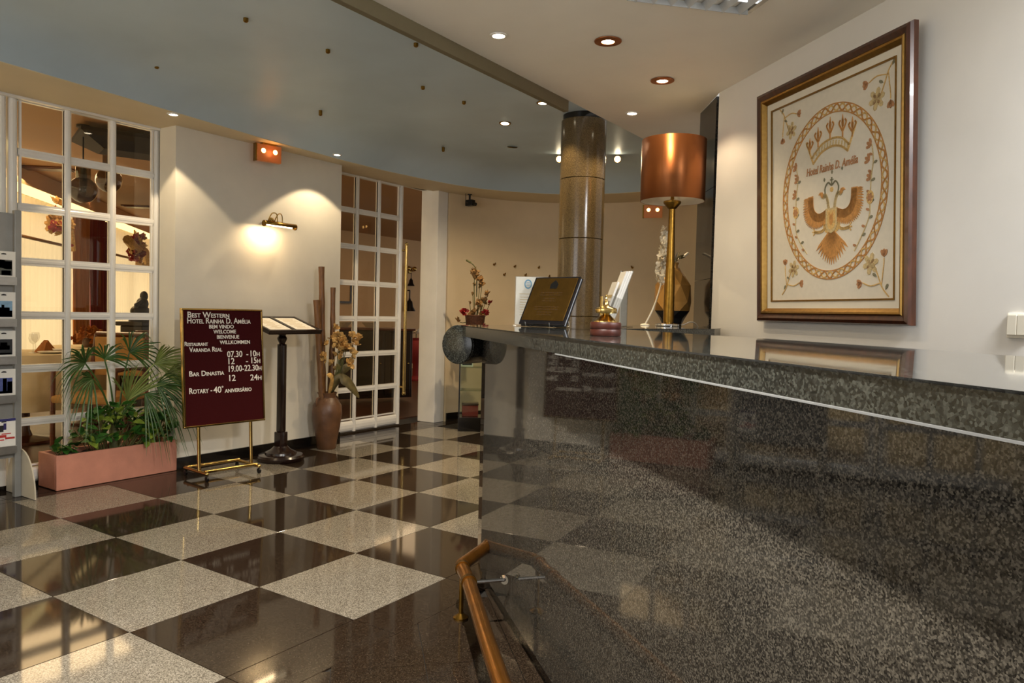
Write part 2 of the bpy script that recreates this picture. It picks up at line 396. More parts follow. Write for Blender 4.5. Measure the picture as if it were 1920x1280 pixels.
# ---- glazed leaves: 3 columns x 7 rows of panes
ROWS = [2.445, 2.107, 1.769, 1.430, 1.092, .754, .416]; ROWB = .118
def bar_mb(a, b, wdt, dep):      # rounded bar between two points in the XZ plane
    a = Vector(a); b = Vector(b); t = (b-a).normalized(); s = Vector((0, 1, 0)).cross(t)
    prof = [(-.5, .5), (-.5, -.1), (-.36, -.38), (-.15, -.5), (.15, -.5), (.36, -.38), (.5, -.1), (.5, .5)]
    mb = MB(); vs_ = []
    for p in (a, b):
        for q, r in prof: vs_.append(p+s*q*wdt+Vector((0, 1, 0))*r*dep)
    n = len(prof); fs = [tuple(range(n))[::-1], tuple(range(n, 2*n))]+[(i, (i+1) % n, n+(i+1) % n, n+i) for i in range(n)]
    return mb.add(vs_, fs)
def glazed_leaf(name, x0, x1, y, bottom):
    r = sempty(name, (x0, y, 0)); w = x1-x0
    sw = .05; d = .045
    for x in (sw/2, w-sw/2): bar_mb((x, 0, bottom), (x, 0, 2.452), sw, d).build('stile', M_WHITE, r)
    pw = (w-2*sw)/3
    for k in (1, 2): bar_mb((sw+pw*k, -.002, bottom), (sw+pw*k, -.002, 2.45), .042, d).build('muntin', M_WHITE, r)
    zs = ROWS+[ROWB]
    bar_mb((sw, 0, 2.437), (w-sw, 0, 2.437), .03, d*.9).build('top_rail', M_WHITE, r)
    bar_mb((sw, 0, (bottom+ROWB)/2), (w-sw, 0, (bottom+ROWB)/2), ROWB-bottom, d*.9).build('bottom_rail', M_WHITE, r)
    for z in ROWS[1:]: bar_mb((sw, .004, z), (w-sw, .004, z), .05, d*.8).build('glazing_bar', M_WHITE, r)
    pane = None
    for k in range(3):
        for z in range(7):
            if pane is None:
                pane = MB().box((0, .008, 0), (pw-.02, .012, .32)).build('pane', M_GLASS, r); o = pane
            else: o = link('pane', pane.data, r)
            zb = zs[z+1]; zt = zs[z]
            o.location = (sw+pw*k+.01, 0, zb+.005); o.scale = (1, 1, (zt-zb-.01)/.32)
    # inner beads around each pane
    bd = MB()
    for k in range(3):
        for z in range(7):
            xa = sw+pw*k+.021; xb = sw+pw*(k+1)-.021; za = zs[z+1]+.025; zb = zs[z]-.025
            if z == 0: zb = zs[0]-.016
            for A in ((xa-.012, xa, za-.012, zb+.012), (xb, xb+.012, za-.012, zb+.012), (xa, xb, za-.012, za), (xa, xb, zb, zb+.012)):
                bd.box((A[0], -.012, A[2]), (A[1], .006, A[3]))
    bd.build('bead', M_WHITE, r)
    return r
w1 = glazed_leaf('window_1', .676, 1.665, 2.022, .03)
w2 = glazed_leaf('window_2', -.325, .664, 2.022, .03)
w3 = glazed_leaf('window_3', -1.326, -.337, 2.022, .03)
struct(MB().box((-3.6, 2.0, 0), (1.665, 2.045, .03)).build('trim_3', M_BLACKST))
d1 = glazed_leaf('door_1', 3.29, 4.275, 2.022, .018)
struct(MB().box((3.2, 1.985, 2.455), (4.68, 2.06, 2.50), .004).build('trim_4', M_WHITE))
struct(MB().box((4.64, 1.85, 0), (4.80, 2.08, 2.50), .006).build('trim_5', M_WHITE))
# brass pull bar on the sliding door (a part of it)
h = MB().tube([(.975, -.075, .34), (.975, -.075, 1.84)], .016, 12)
for z in (.40, 1.79): h.tube([(.975, 0, z), (.975, -.075, z)], .011, 8)
h.sphere((.975, -.075, 1.85), .02).sphere((.975, -.075, .335), .02)
tag(h.build('handle', M_BRASS, d1, True), 'long polished brass pull bar')

# ---- curved wall
CC = Vector((4.6, .27)); CR = 1.58
def arc(a0, a1, n, r): return [(CC.x+r*math.cos(rad(a0+(a1-a0)*i/n)), CC.y+r*math.sin(rad(a0+(a1-a0)*i/n))) for i in range(n+1)]
def strip_wall(inner, outer, z0, z1):
    n = len(inner); mb = MB()
    vs_ = [(p[0], p[1], z0) for p in inner]+[(p[0], p[1], z1) for p in inner]+[(p[0], p[1], z0) for p in outer]+[(p[0], p[1], z1) for p in outer]
    fs = []
    for i in range(n-1):
        fs += [(i, i+1, n+i+1, n+i), (2*n+i, 3*n+i, 3*n+i+1, 2*n+i+1), (n+i, n+i+1, 3*n+i+1, 3*n+i), (i, 2*n+i, 2*n+i+1, i+1)]
    fs += [(0, n, 3*n, 2*n), (n-1, 3*n-1, 4*n-1, 2*n-1)]
    return mb.add(vs_, fs)
struct(strip_wall(arc(82.5, -85, 60, CR), arc(82.5, -85, 60, CR+.12), 0, ZS+.02).build('wall_curved', M_CURVE, None, True))
struct(strip_wall(arc(82, -85, 60, CR-.016), arc(82, -85, 60, CR), 0, .09).build('baseboard_curved', M_BLACKST, None, True))

# ---- soffit, blue vault, beam, white ceiling
inner = [(-3.6, .84), (-1.5, 1.10), (.355, 1.336), (1.073, 1.41), (2.142, 1.545), (3.04, 1.609), (3.6, 1.605), (4.09, 1.553), (4.45, 1.487), (4.735, 1.388), (4.95, 1.26), (5.116, 1.115), (5.29, .95), (5.42, .777), (5.52, .53), (5.575, .27), (5.59, .005), (5.57, -.3), (5.50, -.6), (5.36, -.9), (5.15, -1.15)]
outer = [(-3.6, 2.0), (-1.5, 2.0), (.355, 2.0), (1.073, 2.0), (2.142, 2.0), (3.04, 2.0), (3.6, 2.0), (4.3, 2.0)]
outer += arc(78, -80, len(inner)-len(outer)-1, CR+.06)
struct(strip_wall(inner, outer, ZS, ZS+.02).build('ceiling_soffit', M_SOFF, None))
prof = [(-.004, .0), (.05, .05), (.10, .09), (.16, .13), (.24, .165), (.36, .19), (.50, .20)]
def offs(poly, d):
    out = []
    for i, p in enumerate(poly):
        a = Vector(poly[max(0, i-1)]); b = Vector(poly[min(len(poly)-1, i+1)]); t = (b-a).normalized()
        out.append((p[0]+t.y*d, p[1]-t.x*d))
    return out
vt = MB(); rings = [[(q[0], q[1], ZS+z) for q in offs(inner, d)] for d, z in prof]; n = len(inner)
vs_ = sum(rings, []); fs = []
for k in range(len(rings)-1):
    for i in range(n-1): fs.append((k*n+i, k*n+i+1, (k+1)*n+i+1, (k+1)*n+i))
k0 = (len(rings)-1)*n
vs_ += [(4.75, -1.3, ZB), (4.02, -.66, ZB), (-3.6, -.66, ZB)]; e0 = len(vs_)-3
fs.append(tuple(range(k0, k0+n))+(e0, e0+1, e0+2))
vt.add(vs_, fs)
struct(vt.build('ceiling_blue_vault', M_VAULT, None, True))
struct(MB().box((-3.6, -.735, 2.49), (2.78, -.70, 2.64)).build('trim_6', M_BEAM))
WL0 = Vector((2.681, -2.047, 1.173)); WD = Vector((-.6794, -.7337, 0)); WN = Vector((-.7337, .6794, 0))
wa = WL0-WD*.575; wb = WL0+WD*3.3
P1 = (3.13, -1.59); P2 = (3.46, -1.37)
ceilpoly = [(-3.6, -.735), (4.02, -.735), (4.0, -.72), (4.75, -1.25), (4.4, -2.0), (3.62, -1.52), (P2[0], P2[1]), P1, (wa.x, wa.y), (wb.x, wb.y), (-3.6, wb.y)]
struct(MB().prism(ceilpoly[:2]+ceilpoly[3:], ZW, ZW+.08).build('ceiling', M_CEIL))
# ---- right wall and dark pilaster
wt = -WN*.12
rw = [(wa.x, wa.y), (wb.x, wb.y), (wb.x+wt.x, wb.y+wt.y), (wa.x+wt.x, wa.y+wt.y)]
struct(MB().prism(rw, 0, ZW).build('wall_right', M_WALLR))
pl = sempty('wall_right_pilaster', (P1[0], P1[1], 0))
a = Vector((P1[0], P1[1])); b = Vector((P2[0], P2[1])); t = (b-a).normalized(); nn = Vector((t.y, -t.x))
zc = [0, .30, .86, 1.43, 2.0, ZW]
for i in range(len(zc)-1):
    q = [(0, 0), ((b-a).x, (b-a).y), ((b-a).x+nn.x*.2, (b-a).y+nn.y*.2), (nn.x*.2, nn.y*.2)]
    MB().prism(q, zc[i]+.0015, zc[i+1]-.0015).build('stone_panel', M_DKPIL, pl)

# ---- round granite column of three drums
cl = sempty('column', (3.43, -.50, 0))
zj = [0, .62, 1.17, 1.735, 2.17, 2.60]
for i in range(len(zj)-1):
    MB().lathe([(.160, zj[i]), (.166, zj[i]+.004), (.166, zj[i+1]-.004), (.160, zj[i+1])], 48).build('column_drum', M_COLUMN, cl, True)
MB().lathe([(.155, 2.60), (.155, 2.642)], 32).build('column_neck', M_BLACKST, cl, True)
cl['kind'] = 'structure'

# ================================================================== COUNTER
H = 1.1236; TH = .047
CT = Vector((.6652, .7466)); CN = Vector((.7466, -.6652)); C2 = Vector((CP.x, CP.y))
def cp_(s_, d): q_ = C2+CT*s_+CN*d; return (q_.x, q_.y)
front = [cp_(s_, d) for s_, d in [(-.95, .636), (-.5, .638), (0, .640), (.575, .641), (.81, .642), (1.24, .642), (1.951, .640), (2.4, .637), (2.9, .632), (3.15, .627)]]
outer_arm = [(1.215, -1.105), (1.31, -1.07), (1.9, -1.02), (2.4, -1.0), (3.05, -1.0), (3.40, -1.06)]
inner_arm = [(3.40, -1.34), (3.09, -1.56), (2.93, -1.73), (2.657, -1.785), (2.14, -1.71), (1.748, -1.665), (1.60, -1.70), (1.105, -2.30), (.936, -2.51), (.501, -2.985), (.30, -3.20), (-.2, -3.76), (-.5, -4.1)]
ct = thing('reception_counter', 'long dark granite reception counter curving away under the framed crest', 'counter', (.321, -2.123, 0))
L = lambda p: (p[0]-.321, p[1]+2.123)
def slab(poly, name):
    mb = MB().prism([L(p) for p in poly], H-TH, H, .004); o = mb.build(name, M_SLAB, ct)
    o.data.materials.append(M_TOP)
    for p in o.data.polygons:
        if p.normal.z > .9 and p.center.z > H-.001: p.material_index = 1
    return o
ji = 6
near = front[:ji+1]+[(1.105-.02, -2.30-.02), (.936, -2.51), (.501, -2.985), (.30, -3.20), (-.2, -3.76), (-.5, -4.1)]
jf = Vector(front[ji])+CT*.002
far = [(p[0], p[1]) for p in [tuple(jf)]+front[ji+1:]+outer_arm+inner_arm[:7]+[(1.106-.0185, -2.2985)]]
tag(slab(near, 'counter_top'), 'near slab of the counter top, with a mirror polish')
tag(slab(far, 'counter_top'), 'far slab of the counter top, turning the corner')
strip_wall([L(cp_(s_, .639)) for s_ in (-.9, 0, 1.24)]+[L(cp_(1.948, .638))], [L(cp_(s_, .66)) for s_ in (-.9, 0, 1.24, 1.948)], H-TH-.0034, H-TH-.0004).build('edge_strip', mat('grey_line_strip', '#7b7d7e', .6, .2, noise=.1), ct)  # grey strip added to draw the bright line along the slab's lower edge
# flat front panels, set back under the slab
PD = .715
corner = Vector(cp_(3.14, PD))
for a_, b_ in [(-.95, .35), (.35, 1.98), (1.98, 2.62), (2.62, 3.14)]:
    A = [L(cp_(a_+.0012, PD)), L(cp_(b_, PD))]; B = [L(cp_(a_+.0012, PD+.03)), L(cp_(b_, PD+.03))]
    strip_wall(A, B, .06, H-TH-.001).build('front_panel', M_PANEL, ct)
ins = [Vector(cp_(s_, PD)) for s_ in (-.95, .35, 1.98, 3.14)]
e1 = [corner+CT*.001, Vector((1.30, -1.16)), Vector((1.45, -1.13)), Vector((2.4, -1.07)), Vector((3.1, -1.07))]
e2 = [corner+CT*.001+CN*.03, Vector((1.31, -1.20)), Vector((1.45, -1.17)), Vector((2.4, -1.11)), Vector((3.1, -1.11))]
strip_wall([L(p) for p in e1], [L(p) for p in e2], .06, H-TH-.001).build('end_panel', M_PANEL, ct)
pa = [p+CN*.018 for p in ins]+[p+(p2-p)*.6 for p, p2 in zip(e1[1:], e2[1:])]
pb = [p+CN*.04 for p in ins]+[p+(p2-p)*1.4 for p, p2 in zip(e1[1:], e2[1:])]
strip_wall([L(p) for p in pa], [L(p) for p in pb], 0, .06).build('plinth', M_BLACKST, ct)
# staff-side panel of the near arm and inner face of far arm
sp = [Vector(p) for p in [(3.0, -1.66), (2.14, -1.61), (1.75, -1.60), (1.52, -1.72), (1.05, -2.26), (.88, -2.46), (.45, -2.93), (.25, -3.15), (-.25, -3.71), (-.5, -4.0)]]
sp2 = [p+Vector((-.03, .03)) for p in sp]
strip_wall([L(p) for p in sp], [L(p) for p in sp2], 0, H-TH-.001).build('staff_panel', M_DKWOOD, ct)
# round granite boss at the far end of the top
bc = Vector((1.205, -1.092, H-.0885)); ax = Vector((-1, .0, .0))
q = ax.to_track_quat('Z', 'Y').to_matrix().to_4x4()
MB().lathe([(.085, -.16), (.0885, -.155), (.0885, -.003), (.0855, 0)], 40, (bc.x-.321, bc.y+2.123, bc.z), q).build('end_boss', M_SLAB, ct, True)
MB().lathe([(.085, 0), (.0848, .006), (.082, .008)], 40, (bc.x-.321, bc.y+2.123, bc.z), q).build('end_boss_disc', M_SLAB, ct, True)
# foot rail
fr = thing('foot_rail', 'bronze foot rail on short posts along the granite counter front', 'rail', (.82, -1.417, 0))
FR = lambda x, y, z=.2: (x-.82, y+1.417, z)
pts = [(1.13, -1.345), (1.06, -1.37), (1.02, -1.38), (.88, -1.41), (.845, -1.416), (.82, -1.43), (.80, -1.452), (.686, -1.569), (.161, -2.068), (-.30, -2.545), (-.80, -3.05), (-1.2, -3.45)]
def smooth_path(P, k=6):
    P = [Vector(p) for p in P]; out = []
    for i in range(len(P)-1):
        a, b, c, d = P[max(0, i-1)], P[i], P[i+1], P[min(len(P)-1, i+2)]
        for j in range(k):
            t = j/k; out.append(.5*((2*b)+(c-a)*t+(2*a-5*b+4*c-d)*t*t+(3*b-a-3*c+d)*t**3))
    return out+[P[-1]]
MB().tube(smooth_path([FR(*p) for p in pts], 4), .0255, 16).build('rail_tube', M_RAILW, fr, True)
for (x, y), (px, py) in [((.70, -1.556), (.80, -1.644)), ((-.20, -2.44), (-.06, -2.565)), ((-.95, -3.2), (-.9, -3.26))]:
    MB().tube([FR(x, y), FR(px, py)], .007, 8).lathe([(.018, 0), (.018, .006)], 14, FR(px, py, .2), Matrix.Rotation(PI/2, 4, 'Y')).build('wall_bracket', M_CHROME, fr, True)
    MB().lathe([(.03, -.012), (.03, .012)], 18, FR(x, y, .2), Vector((pts[7][0]-pts[8][0], pts[7][1]-pts[8][1], 0)).to_track_quat('Z', 'Y').to_matrix().to_4x4()).build('collar', M_OLDBR, fr, True)
for x, y in [(.815, -1.437), (-.12, -2.36), (-1.0, -3.25)]:
    MB().lathe([(.03, 0), (.03, .006), (.02, .012), (.009, .02), (.009, .178)], 16, FR(x, y, 0)).build('post', M_OLDBR, fr, True)
MB().lathe([(.029, -.012), (.029, .012)], 18, FR(.808, -1.444, .2), Vector((1, 1, 0)).to_track_quat('Z', 'Y').to_matrix().to_4x4()).build('collar', M_OLDBR, fr, True)

# ================================================================== CEILING FITTINGS
def downlight(label, x, y, z, ring, r=.032, energy=None, target=None, angle=95, color=WARM, blend=.35, tiltn=None, rr=.006, group='recessed downlights'):
    t = thing('downlight', label, 'light', (x, y, z), 0, group)
    mb = MB().lathe([(r+rr, 0), (r+rr*1.4+.004, -.003), (r+rr*1.4+.003, -.007), (r, -.009), (r-.002, -.004)], 24)
    lens = MB().lathe([(r-.002, -.006), (r*.8, -.0085), (.002, -.0095)], 20)
    if tiltn is not None:
        q = Vector(tiltn).to_track_quat('-Z', 'Y').to_matrix().to_4x4(); mb.xform(q); lens.xform(q)
    mb.build('trim_ring', ring, t, True); lens.build('bulb', M_BULB, t, True)
    if energy:
        d = Vector(tiltn).normalized() if tiltn is not None else Vector((0, 0, -1))
        lamp('downlight_beam', 'SPOT', Vector((x, y, z))+d*.02, energy, color, t, target if target else (Vector((x, y, z))+d), .02, angle, blend)
    return t
downlight('recessed soffit downlight above the planter, left one', 1.434, 1.489, ZS, M_WHITE, .028, E_SOFFIT, None, 104, WARM, .12)
downlight('recessed soffit downlight above the vase of bamboo, right one', 2.85, 1.458, ZS, M_WHITE, .026, E_SOFFIT, None, 104, WARM, .12)
downlight('small flush downlight nearest the dark beam on the white ceiling', 1.613, -.99, ZW, M_WHITE, .032, E_CEIL, None, 120)
downlight('copper ringed downlight on the white ceiling, the larger and nearer one', 1.951, -1.423, ZW, M_COPPER, .034, E_CEIL, None, 120, rr=.022)
downlight('copper ringed downlight above the table lamp, the farther one', 2.672, -1.419, ZW, M_COPPER, .034, E_CEIL*.8, None, 120, rr=.022)
downlight('small flush downlight near the far end of the white ceiling', 3.232, -.973, ZW, M_WHITE, .033, E_CEIL, None, 120)
downlight('downlight on the blue vault right beside the dark beam', 2.98, -.417, ZB, M_OLDBR, .033, E_CEIL, None, 110)
downlight('tilted downlight on the blue vault left of the column, upper of two', 3.313, .124, ZB, M_OLDBR, .033, E_APSE, None, 115, blend=1, tiltn=(-.12, -.05, -1))
downlight('tilted downlight on the blue vault left of the column, lower of two', 4.03, .53, ZB, M_OLDBR, .033, E_APSE, None, 115, blend=1, tiltn=(.25, .25, -1))
# downlights over the near end of the counter and in the lobby behind the viewer
CT_ = CT; kp = cp_(1.3, .15); dl = downlight('downlight above the near end of the granite counter', kp[0], kp[1], ZW, M_WHITE, .035, E_KEY, (kp[0]+.5, kp[1]+.3, 0), 125, KEYC, .9)
q_ = Matrix.Rotation(math.atan2(CT_.y, CT_.x), 4, 'Z')
MB().box((-.22, -.056, -.10), (.22, -.052, 0), 0, q_).build('added_baffle', M_WHITE, dl)  # unseen baffle added to keep this beam off the counter top
for nm, p, tgt in [('bright star spotlight left of the column top', (4.50, .325, 2.60), (3.43, -.45, 1.4)), ('bright star spotlight right of the column top', (4.74, -.145, 2.60), (3.43, -.55, 1.4))]:
    t = thing('star_spotlight', nm, 'light', p, 0, 'star spotlights by the column')
    d = (CP-Vector(p)).normalized(); q = d.to_track_quat('Z', 'Y').to_matrix().to_4x4()
    MB().lathe([(.030, -.05), (.034, 0), (.029, .004), (.026, 0)], 20, (0, 0, 0), q).build('housing', M_OLDBR, t, True)
    MB().lathe([(.026, .001), (.015, .004), (.001, .005)], 18, (0, 0, 0), q).build('bulb', M_BULBS, t, True)
    MB().tube([Vector((0, 0, .02))-d*.03, (0, 0, .055)], .008, 8).build('stem', M_OLDBR, t, True)
    lamp('spot_beam', 'SPOT', Vector(p)+d*.03, E_STAR, WARM2, t, tgt, .03, 75, .5)
for x, y, wh in [(1.128, 1.174, 'above the left glazed screen, leftmost'), (.972, .125, 'at the very top of the view'), (2.364, 1.12, 'above the left emergency lamp'), (1.501, .104, 'right of the topmost one'), (1.672, -.399, 'close under the dark beam'), (2.293, .079, 'left of the flush downlight there'), (3.75, 1.08, 'above the sliding door, the lowest of all'), (2.697, .051, 'just above the upper tilted downlight')]:
    t = thing('star_point', 'tiny unlit star point in blue vault '+wh, 'light', (x, y, ZB-(.012 if y < .9 else .035)), 0, 'unlit star points of the blue vault')
    MB().lathe([(.013, .03), (.013, -.004), (.009, -.008), (.006, -.004)], 12).build('socket', M_OLDBR, t, True)
# louvred fluorescent
M_LOUV = mat('satin_louvre_metal', '#c4c6c6', .55, .4, noise=.05)
t = thing('louvre_light', 'recessed fluorescent ceiling light with silver louvre', 'light', (1.944, -2.128, ZW), 0)
ax = Vector((1.641-1.944, -1.833+2.128, 0)).normalized(); rz = math.atan2(ax.y, ax.x); t.rotation_euler = (0, 0, rz)
Ln, Wd = .62, .62
for a_, b_ in [((0, 0), (Ln, .025)), ((0, Wd-.025), (Ln, Wd)), ((0, .025), (.025, Wd-.025)), ((Ln-.025, .025), (Ln, Wd-.025))]:
    MB().box((a_[0], a_[1], -.012), (b_[0], b_[1], .0), .002).build('frame', M_ALU, t)
for k in range(7):
    x = .025+(Ln-.05)*(k+.5)/7
    MB().add([(x-.022, .03, -.004), (x+.022, .03, -.004), (x, .03, -.034), (x-.022, Wd-.03, -.004), (x+.022, Wd-.03, -.004), (x, Wd-.03, -.034)], [(0,1,2),(3,5,4),(0,2,5,3),(1,4,5,2),(0,3,4,1)]).build('louvre_blade', M_LOUV, t)
for k in range(3):
    y = .03+(Wd-.06)*(k+.5)/3
    MB().tube([(.03, y, -.004), (Ln-.03, y, -.004)], .011, 10).build('tube', M_FLUO, t, True)
    for s_ in (-.09, .09): MB().box((.026, y+s_-.002, -.03), (Ln-.026, y+s_+.002, -.002)).build('reflector', M_LOUV, t)
c = Vector((1.944, -2.128, ZW))+Matrix.Rotation(rz, 3, 'Z') @ Vector((Ln/2, Wd/2, -.045))
lo = lamp('louvre_beam', 'AREA', c, E_FLUO*.35, COOL, t, c+Vector((0, 0, -1)), .5, size_y=.5); lo.data.spread = rad(100)
lo = lamp('staff_side_fill', 'AREA', (.55, -4.1, ZW-.02), E_FLUO*19, COOL, None, (.55, -4.1, 0), .6, size_y=.6)  # unseen lamp without a fixture, added to brighten the right wall
# amber emergency lamps
def exit_lamp(label, loc, rz, w=.2, h=.13):
    t = thing('emergency_lamp', label, 'light', loc, rz, 'amber emergency lamps')
    MB().box((-w/2, -.02, -h), (w/2, .02, 0), .005).build('body', M_EXIT, t)
    MB().box((-w/2-.012, -.022, -h-.004), (-w/2, .022, .002), .002).build('end_cap', M_OLDBR, t)
    for s_ in (-.24, .24): MB().sphere((s_*w, -.02, -h*.38), .019, 12, 8, (1, .4, 1)).build('bulb', M_EXITB, t, True)
    MB().box((-w*.28, -.02, .0), (w*.28, .02, .012)).build('bracket', M_OLDBR, t)
    return t
exit_lamp('amber twin bulb emergency lamp above the brass picture light', (2.33, 1.66, ZS-.012), rad(-12))
lamp('emergency_glow', 'POINT', (2.33, 1.60, ZS-.07), .25, (1, .4, .1), None, None, .03)
exit_lamp('amber twin bulb emergency lamp on the far curved wall behind the table lamp', (5.86, -.03, 2.34), rad(-72), .19, .13)
# security camera
t = thing('security_camera', 'small dark security camera under the soffit beside the door', 'camera', (4.98, 1.70, ZS), 0)
MB().tube([(0, 0, 0), (0, 0, -.055)], .011, 10).lathe([(.025, -.006), (.025, 0)], 14).build('mount', M_BLACKP, t, True)
MB().box((-.03, -.055, -.125), (.03, .04, -.06), .008).build('body', M_BLACKP, t)
MB().tube([(0, -.05, -.1), (0, -.085, -.112)], .018, 12).build('lens', M_BLACKP, t, True)
MB().tube([(-.07, 0, -.0), (-.07, 0, -.09), (-.02, 0, -.1)], .004, 6).build('cable', M_INK, t, True)

# ================================================================== LEFT WALL GROUP
# brass picture light
t = thing('picture_light', 'brass picture light glowing on the white wall', 'light', (2.45, YW, 1.84), 0)
MB().lathe([(.026, 0), (.024, .008), (.01, .012)], 18, (0, 0, .03), Matrix.Rotation(PI/2, 4, 'X')).build('wall_plate', M_BRASS, t, True)
for s_ in (-.03, .03):
    MB().tube(smooth_path([(s_, 0, .02), (s_, -.05, .08), (s_*.8, -.10, .07), (s_*.8, -.11, .0)], 5), .0045, 8).build('arm', M_BRASS, t, True)
sh = MB(); vs_ = []; fs = []
for i in range(13):
    a_ = rad(-20+i*220/12)
    for x in (-.15, .15): vs_.append((x, -.11-.024*math.cos(a_), -.012+.024*math.sin(a_)))
for i in range(12): fs.append((2*i, 2*i+1, 2*i+3, 2*i+2))
o = sh.add(vs_, fs).build('shade', M_OLDBR, t, True); sm = o.modifiers.new('s', 'SOLIDIFY'); sm.thickness = .003
for x in (-.15, .15): MB().lathe([(.0245, -.004), (.0245, .004)], 18, (x, -.11, -.012), Matrix.Rotation(PI/2, 4, 'Y')).build('end_cap', M_OLDBR, t, True)
MB().tube([(-.12, -.105, -.018), (.12, -.105, -.018)], .009, 10).build('bulb', emis('picture_bulb', (1, .8, .5), 6), t, True)
lamp('picture_beam', 'AREA', (2.37, YW-.09, 1.805), E_PIC, WARM2, t, (2.37, YW+.05, 1.2), .2, size_y=.03)
# menu lectern
t = thing('menu_lectern', 'dark mahogany lectern holding two menu pages beside the letter board', 'lectern', (2.355, 1.50, 0))
MB().lathe([(.17, 0), (.178, .012), (.178, .03), (.165, .045), (.12, .05), (.115, .065), (.075, .085), (.05, .11)], 28).build('base', M_DKWOOD, t, True)
MB().box((-.036, -.036, .10), (.036, .036, .22), .006).box((-.026, -.026, .22), (.026, .026, .90), .007).lathe([(.034, .89), (.022, .905), (.034, .93), (.038, .945), (.026, .965), (.034, .985), (.04, 1.0)], 18).build('post', M_DKWOOD, t, True)
tray = MB().box((-.25, -.17, -.012), (.25, .17, .012), .004)
for a_, b_ in [((-.25, -.17), (.25, -.15)), ((-.25, .15), (.25, .17)), ((-.25, -.15), (-.23, .15)), ((.23, -.15), (.25, .15)), ((-.012, -.15), (.012, .15))]: tray.box((a_[0], a_[1], .010), (b_[0], b_[1], .022))
TM = Matrix.Translation((0, 0, 1.04)) @ Matrix.Rotation(rad(17), 4, 'X')
tray.xform(TM).build('tray', M_DKWOOD, t)
for x0 in (-.225, .017):
    pg = MB().box((x0, -.145, .0125), (x0+.208, .145, .0150)).xform(TM).build('menu_page', M_PAPER, t)
    ln = MB(); random.seed(int(x0*1000)+900)
    for k in range(11):
        w = random.uniform(.05, .14); y = .11-k*.021; ln.box((x0+.104-w/2, y, .0151), (x0+.104+w/2, y+.006, .0154))
    ln.xform(TM).build('printed_lines', M_EMB3, pg)
# letter board on brass stand
SA = rad(-6); t = thing('letter_board', 'burgundy felt letter board on a brass stand listing opening hours', 'sign', (1.77, 1.345, 0), SA)
BT = Matrix.Translation((0, 0, .36)) @ Matrix.Rotation(rad(-4), 4, 'X')
bx0, bx1, bz = -.318, .284, .803
MB().box((bx0+.008, -.006, .008), (bx1-.008, .006, bz-.008)).xform(BT).build('felt_panel', M_FELT, t)
grv = MB()
for k in range(62): grv.box((bx0+.012, -.0068, .015+k*.0125), (bx1-.012, -.0058, .0225+k*.0125))
grv.xform(BT).build('felt_ribs', M_FELT, t)
for a_, b_ in [((bx0, 0), (bx1, .013)), ((bx0, bz-.013), (bx1, bz)), ((bx0, .013), (bx0+.013, bz-.013)), ((bx1-.013, .013), (bx1, bz-.013))]:
    MB().box((a_[0], -.014, a_[1]), (b_[0], .012, b_[1]), .003).xform(BT).build('frame_bar', M_BRASS, t)
MB().box((bx0, .007, 0), (bx1, .011, bz)).xform(BT).build('back_board', M_OLDBR, t)
lines = [('Best Western', -.274, .741, .300, .040), ('Hotel Rainha D. Amélia', -.277, .701, .467, .040), ('Bem Vindo', -.124, .667, .182, .026), ('Welcome', -.094, .632, .168, .026), ('Bienvenue', -.069, .595, .166, .026), ('Willkommen', -.05, .558, .23, .026), ('Restaurant', -.300, .549, .164, .030), ('Varanda Real', -.269, .508, .235, .034),
 ('07.30', .003, .466, .115, .044), ('-', .150, .466, .014, .044), ('10h', .183, .466, .072, .044), ('12', .011, .417, .046, .044), ('-', .145, .417, .016, .044), ('15h', .188, .417, .070, .044), ('19.00-22.30h', .012, .364, .254, .044), ('Bar Dinastia', -.273, .345, .25, .036), ('12', .014, .299, .048, .044), ('24h', .176, .295, .088, .044), ('Rotary -', -.276, .228, .162, .040), ('40', -.105, .224, .058, .044), ('º', -.044, .240, .012, .03), ('aniversário', -.022, .220, .205, .026)]
for body, x, z, w, hgt in lines:
    body2 = body.replace('h', 'ₕ') if False else body
    cap = any(ch.islower() for ch in body) and body[0].isalpha()
    if body == 'aniversário': body2 = 'ANIVERSÁRIO'; cap = False
    if body in ('Bem Vindo', 'Welcome', 'Bienvenue', 'Willkommen'): body2 = body.upper(); cap = False
    if body[-1] == 'h' and body[0].isdigit(): body2 = body[:-1]+'h'; cap = True
    me = text_mesh(body2, hgt*1.38, .0012, cap, width=w, offset=.0006)
    o = place_text(me, 'lettering', M_LETTER, t, BT @ Vector((x, -.0085, z)), (PI/2-rad(4), 0, 0))
for x in (-.20, .19): MB().tube([(x, .012, .05), (x, .03, .42)], .0115, 12).tube([(x, .03, .42), (x, .075, 1.05)], .009, 10).build('stand_post', M_BRASS, t, True)
for y in (-.06, .17): MB().tube([(-.20, y, .062), (.19, y, .062)], .011, 12).build('cross_bar', M_BRASS, t, True)
for x in (-.20, .19):
    MB().tube([(x, -.09, .052), (x, .20, .052)], .0125, 12).sphere((x, -.09, .052), .014).sphere((x, .20, .052), .014).build('foot_bar', M_BRASS, t, True)
    for y in (-.09, .20):
        MB().lathe([(.014, -.007), (.019, -.006), (.019, .006), (.014, .007)], 14, (x, y, .019), Matrix.Rotation(PI/2, 4, 'Y')).tube([(x, y, .02), (x, y, .05)], .006, 8).build('caster', M_BLACKP, t, True)
